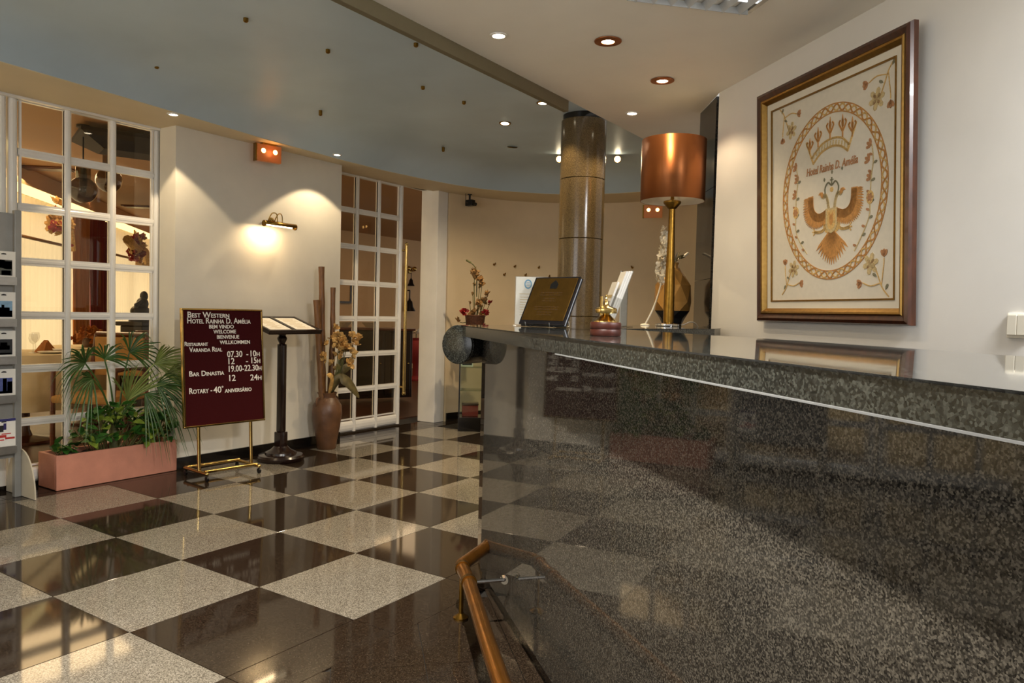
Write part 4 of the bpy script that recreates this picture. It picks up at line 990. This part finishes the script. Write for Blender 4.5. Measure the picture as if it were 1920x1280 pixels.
# eagle
def feathers(root_pts, tip_pts, w):
    out = []
    for a_, b_ in zip(root_pts, tip_pts):
        a_ = Vector(a_); b_ = Vector(b_); d = (b_-a_).normalized(); s_ = Vector((-d.y, d.x))*w/2
        out.append([tuple(a_-s_), tuple(a_+(b_-a_)*.75-s_*1.1), tuple(b_), tuple(a_+(b_-a_)*.75+s_*1.1), tuple(a_+s_)])
    return out
for sgn in (-1, 1):
    cx = .588; X_ = lambda x: cx+sgn*(x)
    arm = cur([(.03, .515), (.08, .500), (.125, .512), (.150, .548), (.155, .600)], 6)
    armP = [(X_(a_), b_) for a_, b_ in arm]
    tips = []
    for i, (a_, b_) in enumerate(arm):
        f = i/(len(arm)-1); ang = rad(-80+85*f); ln_ = .062+.016*math.sin(PI*f); tips.append((X_(a_+ln_*math.cos(ang)*.9), b_+ln_*math.sin(ang)*.75-.006))
    flat(feathers(armP, tips, .0085), M_EMB1, 'wing_feathers')
    flat(stroke(armP, .038), M_EMB1, 'wing_shoulder', .003)
    neck = cur([(.018, .52), (.028, .57), (.045, .60), (.06, .592), (.072, .60)], 5); flat(stroke([(X_(a_), b_) for a_, b_ in neck], .016), M_EMB3, 'neck')
    flat([[(X_(.058), .602), (X_(.066), .616), (X_(.082), .618), (X_(.096), .606), (X_(.080), .604), (X_(.074), .592), (X_(.062), .590)]], M_EMB1, 'eagle_head', .003)
    flat(stroke(cur([(X_(.02), .44), (X_(.045), .465), (X_(.055), .50)], 4), .022), M_EMB2, 'flank_feathers', .0018)
    leg = cur([(.03, .46), (.065, .435), (.10, .432), (.125, .436)], 5); LP = [(X_(a_), b_) for a_, b_ in leg]
    flat(stroke(LP, .014)+stroke([(X_(.118), .434), (X_(.135), .452)], .006)+stroke([(X_(.118), .434), (X_(.14), .436)], .006)+stroke([(X_(.118), .434), (X_(.133), .420)], .006), M_EMB2, 'leg')
    flat([[(X_(.0+.028+.05*math.cos(rad(a_))*.7), .475+.055*math.sin(rad(a_))) for a_ in range(0, 360, 30)]], M_EMB2, 'body_flank', .0015)
tr = []; tt = []
for k in range(15):
    f = k/14-.5; tr.append((.588+f*.03, .425)); tt.append((.590+f*.225, .272+abs(f)**1.6*.22))
flat(feathers(tr, tt, .012), M_EMB1, 'tail_feathers')
flat([[(.548, .535), (.628, .535), (.628, .455), (.615, .430), (.588, .418), (.561, .430), (.548, .455)]], M_EMB3, 'shield', .0032)
flat([[(.560, .525), (.616, .525), (.616, .460), (.606, .442), (.588, .433), (.570, .442), (.560, .460)]], M_EMB2, 'shield_field', .0038)
flat([[(.578, .515), (.588, .50), (.600, .518), (.602, .47), (.588, .452), (.576, .47)]], M_EMB1, 'shield_charge', .0044)
flat(stroke(cur([(.545, .59), (.540, .63), (.562, .655), (.588, .640), (.614, .655), (.636, .63), (.630, .59)], 6), .007)+stroke([(.588, .64), (.588, .675)], .007)+stroke([(.578, .665), (.598, .665)], .006), M_EMB5, 'small_crown')
flat([[(.588+.012*math.cos(rad(a_)), .62+.012*math.sin(rad(a_))) for a_ in range(0, 360, 45)]], M_EMB2, 'small_crown_jewel')
for x, z in [(.535, .672), (.590, .700), (.66, .705)]: flat([[(x, z-.010), (x+.006, z), (x, z+.010), (x-.006, z)]], M_EMB5, 'stitched_dot')
# floral sprigs
def petal(x, z, ang, ln_, w): 
    c_, s_ = math.cos(rad(ang)), math.sin(rad(ang)); P = [(0, 0), (.45*ln_, w*.5), (.85*ln_, w*.42), (ln_, 0), (.85*ln_, -w*.42), (.45*ln_, -w*.5)]
    return [(x+a_*c_-b_*s_, z+a_*s_+b_*c_) for a_, b_ in P]
def sprig(x, z, mx, mz, s_):
    G = lambda a_, b_: (x+mx*a_*s_, z+mz*b_*s_)
    pet = []
    for k in range(6): pet.append(petal(x, z, k*60+15, .052*s_, .026*s_))
    flat(pet, M_EMB3, 'flower_petals')
    flat([petal(*G(0, 0), k*90+40, .030*s_, .016*s_) for k in range(4)], M_EMB4, 'flower_heart')
    flat(stroke([G(a_, b_) for a_, b_ in cur([(.02, .0), (.05, .06), (.075, .11), (.115, .15)], 5)], .005)+stroke([G(a_, b_) for a_, b_ in cur([(.06, .09), (.0, .10), (-.05, .085)], 5)], .005)+stroke([G(.07, .10), G(.085, .0), G(.085, -.02)], .004), M_EMB2, 'sprig_stem')
    for a_, b_, an in [(-.055, .085, 190 if mx > 0 else -10), (.085, -.025, -90 if mz > 0 else 90)]:
        q_ = G(a_, b_); flat([petal(q_[0], q_[1], an+k, .038*s_, .018*s_) for k in (-28, 0, 28)], M_EMB4, 'bud')
    flat([petal(*G(.095, .12), 60, .03*s_, .014*s_), petal(*G(.04, .06), 150, .03*s_, .014*s_)], M_EMB5, 'sprig_leaf')
sprig(.878, .955, 1, 1, .95); sprig(.275, .960, -1, 1, .85); sprig(.848, .262, 1, -1, .95); sprig(.298, .268, -1, -1, .85)
def vine(pts, side):
    flat(stroke(cur(pts, 6), .005), M_EMB3, 'vine_stem')
    C_ = cur(pts, 6)
    for k, i in enumerate(range(2, len(C_)-2, 3)):
        x, z = C_[i]; flat([petal(x, z, (20 if k % 2 else 160), .026, .012)], M_EMB5 if k % 2 else M_EMB4, 'vine_leaf')
vine([(.745, .325), (.80, .40), (.838, .47), (.842, .54), (.848, .63), (.86, .70), (.852, .77)], 1)
vine([(.405, .335), (.345, .40), (.315, .46), (.315, .54), (.318, .62), (.33, .70), (.32, .76)], -1)
for x, z in [(.842, .548), (.315, .545)]:
    flat([[(x+.022*math.cos(rad(a_)), z+.030*math.sin(rad(a_))) for a_ in range(0, 360, 36)]], M_EMB2, 'rose', .003)
    flat([petal(x, z, a_, .02, .012) for a_ in range(0, 360, 60)], M_EMB4, 'rose_petals', .0036)
for x, z in [(.838, .706), (.85, .63), (.848, .768), (.335, .70), (.318, .625), (.322, .762)]:
    flat([petal(x, z, 150+k, .034, .015) for k in (-40, 0, 40)], M_EMB4, 'bud')
# light switch
sc = WL0+WD*1.535+Vector((0, 0, -.032))+WN*.001
t = thing('light_switch', 'ivory double rocker light switch on the right wall', 'switch', sc, FRZ)
MB().box((-.024, -.009, 0), (.062, 0, .086), .003).build('plate', M_SWITCH, t)
for x in (-.019, .020): MB().box((x, -.014, .010), (x+.037, -.008, .080), .002).build('rocker', M_SWITCH, t)

# ================================================================== BY THE CURVED WALL
KX, KY, KR = 4.55, 1.30, rad(-52)
t = thing('display_cabinet', 'small glass display cabinet on a black plinth by the curved wall', 'cabinet', (KX, KY, 0), KR)
MB().box((-.13, -.12, 0), (.25, .12, .14), .004).build('plinth', M_BLACKST, t)
for x in (-.122, .242):
    for y in (-.112, .112): MB().box((x-.006, y-.006, .14), (x+.006, y+.006, 1.02)).build('post', M_BLACKP, t)
MB().box((-.13, -.12, 1.02), (.25, .12, 1.035), .003).build('top', M_FRWOOD, t)
for z in (.40, .63): MB().box((-.118, -.108, z), (.238, .108, z+.007)).build('shelf', M_CABGL, t)
MB().box((-.115, -.116, .145), (.235, -.112, 1.018)).build('front_pane', M_CABGL, t)
MB().box((-.128, -.105, .145), (-.124, .105, 1.018)).build('side_pane', M_CABGL, t)
RK = Matrix.Rotation(KR, 3, 'Z')
q = Vector((KX, KY, 0))+RK @ Vector((-.05, -.03, .6385))
t = thing('small_frame', 'small white framed dark picture on the cabinet shelf', 'picture', q, KR)
for a_, b_ in [((-.06, 0), (.06, .012)), ((-.06, .098), (.06, .11)), ((-.06, .012), (-.048, .098)), ((.048, .012), (.06, .098))]: MB().box((a_[0], -.008, a_[1]), (b_[0], .008, b_[1]), .002).build('frame_bar', M_PAPER, t)
MB().box((-.05, .0, .010), (.05, .004, .10)).build('picture', M_BLACKP, t)
q = Vector((KX, KY, 0))+RK @ Vector((-.01, 0, .1405))
t = thing('red_box', 'dark red ornamental box at the bottom of the cabinet', 'box', q, KR)
MB().box((-.08, -.06, 0), (.08, .06, .11), .006).build('body', M_CHAIRR, t); MB().box((-.084, -.064, .11), (.084, .064, .135), .006).build('lid', M_FRWOOD, t)
# basket of dried flowers
q = Vector((KX, KY, 1.0355))+RK @ Vector((.02, 0, 0))
t = thing('flower_basket', 'wicker basket of dried flowers with red roses on the display cabinet', 'flowers', q, KR)
MB().lathe([(.085, 0), (.09, .01), (.10, .10), (.107, .112), (.10, .118), (.09, .105)], 20).build('basket', M_BASKET, t, True)
st = MB(); tan = None; red = None
for k, (x, z, s_, kind) in enumerate([(-.11, .14, 1.45, 'r'), (-.18, .06, 1.2, 't'), (.10, .14, 1.2, 'r'), (.145, .24, 1.0, 'r'), (.0, .15, 1.5, 't'), (-.04, .12, 1.2, 't'), (.05, .12, 1.2, 't'), (.08, .26, 1.3, 't'), (.12, .33, 1.3, 't'), (.06, .42, 1.3, 't'), (.04, .47, 1.3, 't'), (-.02, .545, 1.7, 't'), (-.02, .52, 1.5, 't'), (.06, .20, 1.1, 't'), (.03, .24, 1.2, 't'), (-.02, .42, .7, 't'), (-.06, .24, .6, 't'), (-.03, .33, .6, 't'), (.09, .02, .6, 'r')]):
    m = M_FLRED if kind == 'r' else M_FLTAN; src = red if kind == 'r' else tan
    if src is None:
        o = blossom(40+k, .036, m, 13).build('flower_head', m, t, True)
        if kind == 'r': red = o
        else: tan = o
    else: o = link('flower_head', src.data, t)
    o.location = (x, -.03+.02*math.sin(k*3), z); o.scale = (s_, s_, s_); o.rotation_euler = (.9, .5*math.sin(k), k*1.3)
    st.tube(smooth_path([(x*.2, 0, .06), (x*.7, -.01, z*.6), (x, -.03, z)], 4), .0035, 6)
st.tube(smooth_path([(.01, 0, .3), (.0, 0, .56), (-.06, 0, .64), (-.10, 0, .66)], 4), .006, 6)
for k in range(4): st.sphere((-.06-.012*k, 0, .64+.006*k), .011, 7, 5)
st.build('stems', M_STEM, t, True)
# pegs on the curved wall
for a_, z, wh in [(60.4, 1.717, 'upper row, first from the left'), (51.3, 1.705, 'upper row, second from the left'), (41.1, 1.704, 'upper row, third from the left'), (55.8, 1.610, 'lower row, first from the left'), (46.6, 1.614, 'lower row, second from the left'), (36.6, 1.605, 'lower row, third from the left'), (2.1, 1.716, 'right of the column, the higher one'), (6.8, 1.611, 'right of the column, the lower one')]:
    x = CC.x+CR*math.cos(rad(a_)); y = CC.y+CR*math.sin(rad(a_))
    t = thing('wall_peg', 'small metal peg on the curved wall, '+wh, 'peg', (x, y, z), rad(a_), 'pegs on the curved wall')
    MB().tube([(0, 0, 0), (-.035, 0, .004), (-.042, 0, .018)], .006, 8).lathe([(.013, -.001), (.013, .004)], 12, (-.003, 0, 0), Matrix.Rotation(-PI/2, 4, 'Y')).build('hook', M_OLDBR, t, True)

# ================================================================== DINING ROOM BEHIND THE GLASS
struct(MB().box((-4.5, 2.35, -.06), (14, 13, -.001)).build('floor_dining', M_DFLOOR))
struct(MB().box((-4.5, 2.11, 2.60), (14, 13, 2.66)).build('ceiling_dining', M_DCEIL))
K0 = Vector((2.49, 5.81)); KD = Vector((math.cos(rad(46.5)), math.sin(rad(46.5)))); KN = Vector((KD.y, -KD.x))   # KN points into the room
krz = math.atan2(KD.y, KD.x)
def kw(s_, off, z=0): p = K0+KD*s_+KN*off; return Vector((p.x, p.y, z))
# window wall frame: sill band, lintel and glowing daylight panes
def kbox(name, s0, s1, o0, o1, z0, z1, m, parent=None):
    P = [kw(s0, o0), kw(s1, o0), kw(s1, o1), kw(s0, o1)]
    return MB().prism([(p.x, p.y) for p in P], z0, z1).build(name, m, parent)
struct(kbox('wall_window_lintel', -7.5, 5.6, -.30, -.18, 2.22, 2.60, M_DWALL))
struct(kbox('wall_dining_end', 5.6, 7.0, -.30, -.12, 0, 2.60, M_DWALL))
wn = sempty('window_4', kw(-1, -.25))
for k in range(9):
    s0 = -7.5+k*1.455; kk = kbox('pane', s0+.03, s0+1.425, -.28, -.27, .05, 2.2, M_WIN); kk.parent = wn; kk.matrix_parent_inverse = Matrix.Translation(wn.location).inverted()
    kk = kbox('mullion', s0-.03, s0+.03, -.29, -.23, .0, 2.22, M_CHAIRW); kk.parent = wn; kk.matrix_parent_inverse = Matrix.Translation(wn.location).inverted()
for z in (0.0, 1.75): 
    kk = kbox('transom', -7.5, 5.6, -.29, -.24, z, z+.05, M_CHAIRW); kk.parent = wn; kk.matrix_parent_inverse = Matrix.Translation(wn.location).inverted()
# cove light strip above the curtains
cvt = kbox('trim_7', -7.5, 5.6, -.17, .02, 2.42, 2.60, M_DWALL); struct(cvt)
cvl = kbox('cove_light', -7.4, 5.5, -.10, .015, 2.35, 2.418, M_COVE); tag(cvl, 'warm cove light strip over the dining room curtains', 'light')
def curtain(name, label, s0, s1, off, z0, z1, m, wl_, amp, cat='curtain', gather=0, group=None):
    n_ = int((s1-s0)/wl_*10)+2; mb = MB(); vs_ = []; fs = []; rows = 5
    for j in range(rows+1):
        z = z0+(z1-z0)*j/rows; g = 1-gather*math.sin(PI*j/rows*.5+PI*.5)**2 if gather else 1
        for i in range(n_+1):
            f = i/n_; s_ = (s0+s1)/2+(s1-s0)*(f-.5)*g; o_ = off+amp*math.sin(2*PI*f*(s1-s0)/wl_)*(1-.3*j/rows)+.3*amp*math.sin(17*f+j)
            p = kw(s_, o_, z); vs_.append(p)
    for j in range(rows):
        for i in range(n_): k = j*(n_+1)+i; fs.append((k, k+1, k+n_+2, k+n_+1))
    o = mb.add(vs_, fs).build(name, m, None, True); return tag(o, label, cat, group)
curtain('sheer_curtain', 'backlit cream sheer curtain left of the red drape', -6.5, 1.35, -.03, .02, 2.32, M_SHEER, .14, .022)
curtain('sheer_curtain', 'backlit cream sheer curtain right of the red drape', 2.45, 5.4, -.03, .02, 2.32, M_SHEER, .14, .022)
curtain('drape', 'dark red drape hanging between the two sheer curtains', 1.72, 2.72, .06, .02, 2.32, M_DRAPER, .16, .035)
curtain('drape', 'orange drape beside the red one, behind the glazed screen', 1.12, 1.76, .045, .02, 2.32, M_DRAPEO, .13, .03)
for s0, s1, z, lb in [(-6.5, 1.2, 1.86, 'pale curtain rail crossing the left sheer curtain'), (2.5, 5.3, 1.90, 'pale curtain rail crossing the right sheer curtain')]:
    o = MB().tube([kw(s0, .035, z), kw(s1, .035, z)], .018, 8).build('curtain_rod', M_BAMBOO, None, True); tag(o, lb, 'rod')
def swag(label, s_, z, sc_, seed):
    p = kw(s_, .24, z); t_ = thing('flower_swag', label, 'flowers', p, krz); random.seed(seed)
    o1 = None; o2 = None
    for k in range(20):
        red_ = random.random() < .4
        if red_ and o1 is None: o = o1 = blossom(seed, .085, M_FLRED, 12).build('flower_head', M_FLRED, t_, True)
        elif not red_ and o2 is None: o = o2 = blossom(seed+1, .085, M_DRYFL, 12).build('flower_head', M_DRYFL, t_, True)
        else: o = link('flower_head', (o1 if red_ else o2).data, t_)
        o.location = (random.gauss(0, .13)*sc_, random.uniform(-.05, .05), random.gauss(0, .09)*sc_); o.rotation_euler = (random.uniform(0, 2), random.uniform(-1, 1), k); s2_ = random.uniform(.7, 1.3); o.scale = (s2_,)*3
    MB().tube(smooth_path([(-.3*sc_, .0, .10), (0, 0, .0), (.3*sc_, 0, -.02), (.42*sc_, 0, -.3)], 5), [.04*sc_]*16, 8).build('garland', M_DRYFL, t_, True)
swag('cluster of dried flowers and ribbon at the top of the left sheer curtain', .05, 2.08, 1.0, 61)
swag('cluster of dried flowers and ribbon at the top of the right sheer curtain', 3.30, 2.02, 1.7, 71)
# far walls
struct(MB().box((6.5, 6.95, 0), (14, 7.07, 2.60)).build('wall_dining_back', M_DWALL))
struct(MB().box((6.5, 7.07, 0), (6.62, 10.2, 2.60)).build('wall_dining_return', M_DWALL))
struct(MB().box((-4.5, 2.4, 0), (-4.4, 13, 2.60)).build('wall_dining_left', M_DWALL))
lamp('dining_light', 'AREA', (2.2, 4.8, 2.58), E_DIN, (1, .74, .42), None, (2.2, 4.4, 0), 1.6)
lamp('dining_light', 'AREA', (8.0, 4.6, 2.58), E_DIN*.28, (1, .70, .40), None, (8.0, 4.6, 0), 1.6)
# pendant lamps
def pendant(label, p, r, zt=2.60):
    t_ = thing('pendant_lamp', label, 'light', (p[0], p[1], zt), 0, 'smoked globe pendants')
    d = p[2]-zt
    MB().lathe([(.05, -.02), (.05, 0)], 16).tube([(0, 0, d+r*1.9), (0, 0, 0)], .006, 8).build('cord', M_BLACKP, t_, True)
    MB().lathe([(.055, d+r*.85), (.055, d+r*2.0), (.03, d+r*2.05)], 20).build('tube_neck', M_SMOKE, t_, True)
    MB().sphere((0, 0, d), r, 24, 16).build('globe', M_SMOKE, t_, True)
    MB().lathe([(.022, d-.02), (.03, d+.05), (.02, d+r*1.9)], 12).build('lamp_holder', M_BLACKP, t_, True)
pendant('smoked glass globe pendant seen through the middle column of panes', (1.66, 3.09, 2.085), .105)
pendant('smoked glass globe pendant seen behind the nearer one', (2.31, 3.92, 2.33), .115)
t = thing('ceiling_canopy', 'dark brown hanging ceiling canopy in the dining room', 'canopy', (2.05, 3.05, 2.599), rad(-20))
MB().add([(-.42, -.3, -.07), (.42, -.3, -.07), (.42, .3, -.07), (-.42, .3, -.07), (-.24, -.15, -.17), (.24, -.15, -.17), (.24, .15, -.17), (-.24, .15, -.17), (-.42, -.3, -.04), (.42, -.3, -.04), (.42, .3, -.04), (-.42, .3, -.04)], [(8,9,10,11),(4,7,6,5),(0,1,5,4),(1,2,6,5),(2,3,7,6),(3,0,4,7),(0,8,9,1),(1,9,10,2),(2,10,11,3),(3,11,8,0)]).build('hood', mat('dark_matt_paint', '#1b120c', .75, noise=.1), t)
for x in (-.2, .2): MB().tube([(x, 0, -.07), (x, 0, 0)], .015, 8).build('hanger', M_DKWOOD, t)
for lb, p, a_ in [('grey air vent in the dining ceiling, seen through the left panes', (2.43, 5.45), -50), ('small dark air vent far back in the dining ceiling', (4.7, 7.4), -50)]:
    t = thing('air_vent', lb, 'vent', (p[0], p[1], 2.599), rad(a_))
    for u_, v_ in [((-.30, -.12), (.30, -.09)), ((-.30, .09), (.30, .12)), ((-.30, -.09), (-.27, .09)), ((.27, -.09), (.30, .09))]: MB().box((u_[0], u_[1], -.015), (v_[0], v_[1], 0)).build('frame', M_CHAIRW, t)
    for k in range(6): MB().box((-.27, -.085+k*.03, -.022), (.27, -.062+k*.03, -.004)).build('slat', M_CHAIRW, t)
# tables
def table(label, x, y, r, seed):
    t_ = thing('dining_table', label, 'table', (x, y, 0), 0, None)
    N = 40; mb = MB(); vs_ = []; fs = []
    for i, (rr, z) in enumerate([(0.001, .75), (r, .75), (r*1.01, .735), (r*1.03, .55), (r*1.06, .30)]):
        for k in range(N):
            a_ = 2*PI*k/N; w_ = 1+(.03*math.sin(a_*9) if i > 2 else 0); vs_.append((rr*w_*math.cos(a_), rr*w_*math.sin(a_), z))
    for i in range(4):
        for k in range(N): j = (k+1) % N; fs.append((i*N+k, i*N+j, (i+1)*N+j, (i+1)*N+k))
    mb.add(vs_, fs).build('cloth', M_CLOTH, t_, True)
    MB().lathe([(r*.5, 0), (r*.5, .02), (.06, .05), (.04, .1), (.04, .735)], 16).build('pedestal', M_CHAIRW, t_, True); return t_
table('round dining table with cream cloth at the left of the screen, set with plates', 1.50, 3.72, .46, 1)
table('round dining table with cream cloth behind the palm, nearest the red drape', 2.35, 4.35, .42, 2)
def plate(lb, x, y): 
    t_ = thing('plate', lb, 'plate', (x, y, .7505)); MB().lathe([(.05, 0), (.06, .003), (.10, .014), (.098, .017), (.055, .006), (.001, .005)], 24).build('dish', M_PAPER, t_, True)
def napkin(lb, x, y):
    t_ = thing('folded_napkin', lb, 'napkin', (x, y, .7505), .4); MB().add([(-.06, -.05, 0), (.06, -.05, 0), (.06, .05, 0), (-.06, .05, 0), (0, -.02, .09), (0, .02, .09)], [(0,3,2,1),(0,1,4),(2,3,5),(1,2,5,4),(3,0,4,5)]).build('cloth', M_DRAPEO, t_)
def glass(lb, x, y):
    t_ = thing('wine_glass', lb, 'glass', (x, y, .7505)); MB().lathe([(.032, 0), (.032, .003), (.005, .008), (.004, .07), (.025, .09), (.034, .12), (.028, .16)], 16).build('bowl', M_ACRYL, t_, True)
for k, (x, y) in enumerate([(1.30, 3.55), (1.60, 3.48), (1.75, 3.78)]):
    w_ = ['left', 'middle', 'right'][k]
    plate('white plate on the left cream table, %s of three' % w_, x, y); napkin('orange folded napkin on the left cream table, %s of three' % w_, x+.02, y+.16); glass('wine glass on the left cream table, %s of three' % w_, x-.08, y+.13)
t = thing('orange_bouquet', 'low bouquet of orange flowers on the table before the red drape', 'flowers', (2.30, 4.25, .7505))
MB().lathe([(.05, 0), (.06, .05), (.045, .09)], 14).build('bowl', M_CERAM, t, True)
o1 = None
for k in range(16):
    if o1 is None: o = o1 = blossom(90, .05, M_DRYFL).build('flower_head', M_DRAPEO, t, True)
    else: o = link('flower_head', o1.data, t)
    a_ = k*2.4; rr = .03+.008*k; o.location = (rr*math.cos(a_), rr*math.sin(a_), .12+.05*math.cos(k*.2)); o.rotation_euler = (k, k*.5, 0)
# chairs
def armchair(label, x, y, rz, seat):
    t_ = thing('armchair', label, 'chair', (x, y, 0), rz, 'dining armchairs')
    MB().box((-.25, -.24, .40), (.25, .24, .46), .02).build('seat', seat, t_)
    for sx in (-1, 1):
        MB().tube([(sx*.24, -.22, 0), (sx*.24, -.22, .42), (sx*.25, -.20, .66)], .019, 8).build('leg', M_CHAIRW, t_, True)
        MB().tube(smooth_path([(sx*.23, .26, 0), (sx*.23, .23, .45), (sx*.22, .30, .92)], 5), .020, 8).build('leg', M_CHAIRW, t_, True)
        MB().tube(smooth_path([(sx*.25, -.22, .66), (sx*.27, .0, .67), (sx*.23, .24, .64)], 5), .018, 8).build('arm', M_CHAIRW, t_, True)
    MB().box((-.21, .25, .58), (.21, .285, .90), .015).build('backrest', seat, t_); MB().tube([(-.22, .30, .92), (.22, .30, .92)], .022, 8).build('top_rail', M_CHAIRW, t_, True)
armchair('wooden armchair with tan seat behind the middle panes of the screen', 1.68, 2.86, rad(-60), M_CHAIRS)
armchair('armchair with red back behind the right panes of the screen', 2.28, 3.02, rad(-35), M_CHAIRR)
# sculpture on pedestal
t = thing('pedestal', 'dark square pedestal behind the right panes of the screen', 'pedestal', (2.55, 3.80, 0), rad(20))
MB().box((-.12, -.12, 0), (.12, .12, .97), .008).build('shaft', M_BRONZE, t); MB().box((-.15, -.15, .97), (.15, .15, 1.01), .008).build('cap', M_BRONZE, t)
t = thing('sculpture', 'dark bronze bust like sculpture standing on the pedestal', 'sculpture', (2.55, 3.80, 1.0105), rad(20))
MB().lathe([(.10, 0), (.10, .02), (.05, .05)], 16).build('socle', M_BRONZE, t, True)
MB().sphere((0, 0, .10), .09, 14, 10, (1.2, .8, .7)).sphere((.03, 0, .17), .06, 12, 8, (1, .9, 1.1)).sphere((.05, 0, .245), .042, 12, 8, (.9, .9, 1.2)).tube([(-.05, 0, .1), (-.09, -.03, .16), (-.03, -.05, .2)], .02, 8).build('figure', M_BRONZE, t, True)
# through the sliding door
t = thing('sideboard', 'dark wooden sideboard behind the sliding door panes', 'cabinet', (5.75, 3.55, 0), rad(-28))
MB().box((-.9, -.22, .06), (.25, .22, .92), .006).build('body', M_DKWOOD, t); MB().box((-.93, -.25, .92), (.28, .25, .95), .006).build('top', M_CHAIRW, t)
for k in range(3):
    d_ = MB().box((-.86+k*.37, -.235, .10), (-.52+k*.37, -.222, .88), .004).build('door', M_DKWOOD, t); MB().sphere((-.55+k*.37, -.24, .5), .012, 8, 6).build('knob', M_BRASS, d_, True)
for k, x in enumerate((-.6, -.25)):
    q = Vector((5.75, 3.55, .9505))+Matrix.Rotation(rad(-28), 3, 'Z') @ Vector((x, 0, 0))
    b_ = thing('serving_bowl', 'pale bowl on the dark sideboard, %s one' % ('left', 'right')[k], 'bowl', q); MB().lathe([(.05, 0), (.06, .01), (.11, .06), (.115, .065), (.10, .06), (.05, .015), (.001, .012)], 20).build('body', M_CLOTH, b_, True)
t = thing('wall_canopy', 'dark slanted wooden hood on the dining room wall behind the sliding door', 'hood', (7.6, 6.93, 1.35), 0)
MB().add([(-1.0, 0, .0), (.25, 0, .0), (.25, 0, .62), (-1.0, 0, .30), (-1.0, -.25, .0), (.25, -.25, .0), (.25, -.12, .62), (-1.0, -.12, .30)], [(0,1,2,3),(4,7,6,5),(0,4,5,1),(3,2,6,7),(1,5,6,2),(0,3,7,4)]).build('hood', M_DKWOOD, t)
for k in range(2): MB().box((-.9+k*.55, -.27, .02), (-.45+k*.55, -.24, .1)).build('panel', M_CHAIRW, t)
t = thing('wall_frame', 'small dark framed picture on the dining wall behind the brass pull bar', 'picture', (8.2, 6.93, 1.28), 0)
for a_, b_ in [((-.17, 0), (.17, .04)), ((-.17, .36), (.17, .40)), ((-.17, .04), (-.13, .36)), ((.13, .04), (.17, .36))]: MB().box((a_[0], -.02, a_[1]), (b_[0], .0, b_[1])).build('frame_bar', M_DKWOOD, t)
MB().box((-.14, -.008, .03), (.14, -.002, .37)).build('picture', M_DWALL, t)
# bells on wires in the doorway view
def hbell(lb, x, y, z, s_):
    t_ = thing('hanging_bell', lb, 'bell', (x, y, z), 0, 'bells on the dining wall')
    MB().lathe([(.075*s_, -.16*s_), (.07*s_, -.145*s_), (.045*s_, -.10*s_), (.035*s_, -.04*s_), (.015*s_, -.02*s_), (.012*s_, 0)], 16).build('bell_body', M_BRONZE, t_, True)
    MB().tube([(0, 0, -.01), (0, .0, .10*s_)], .008*s_, 6).build('hanger', M_BRONZE, t_, True)
    MB().tube([(0, .0, .10*s_), (0, .10, .10*s_)], .008*s_, 6).build('bracket', M_BRONZE, t_, True)
hbell('small dark bell hanging in the doorway view, upper one', 9.93, 6.85, 1.83, 1.0)
hbell('larger dark bell hanging in the doorway view, lower one', 9.90, 6.85, 1.42, 1.6)
t = thing('brass_sconce', 'brass twin sconce on the dining wall seen through the doorway', 'light', (9.97, 6.94, 2.0))
MB().lathe([(.07, 0), (.06, .02)], 16, (0, 0, 0), Matrix.Rotation(PI/2, 4, 'X')).sphere((-.09, -.06, .02), .05, 12, 8).sphere((.09, -.06, .02), .05, 12, 8).tube([(-.09, -.05, -.02), (0, -.02, -.03), (.09, -.05, -.02)], .012, 8).build('body', M_BRASS, t, True)
t = thing('pedestal_vase', 'red vase with a white flower beside the doorway in the dining room', 'vase', (8.15, 5.15, 0))
MB().lathe([(.12, 0), (.12, .03), (.05, .08), (.05, .28), (.10, .34), (.15, .48), (.13, .60), (.07, .68), (.08, .72)], 20).build('body', M_CHAIRR, t, True)
o = blossom(77, .09, M_ORCHID).build('flower_head', M_ORCHID, t, True); o.location = (0, 0, .80)
MB().tube([(0, 0, .6), (0, 0, .80)], .008, 6).build('stem', M_STEM, t, True)
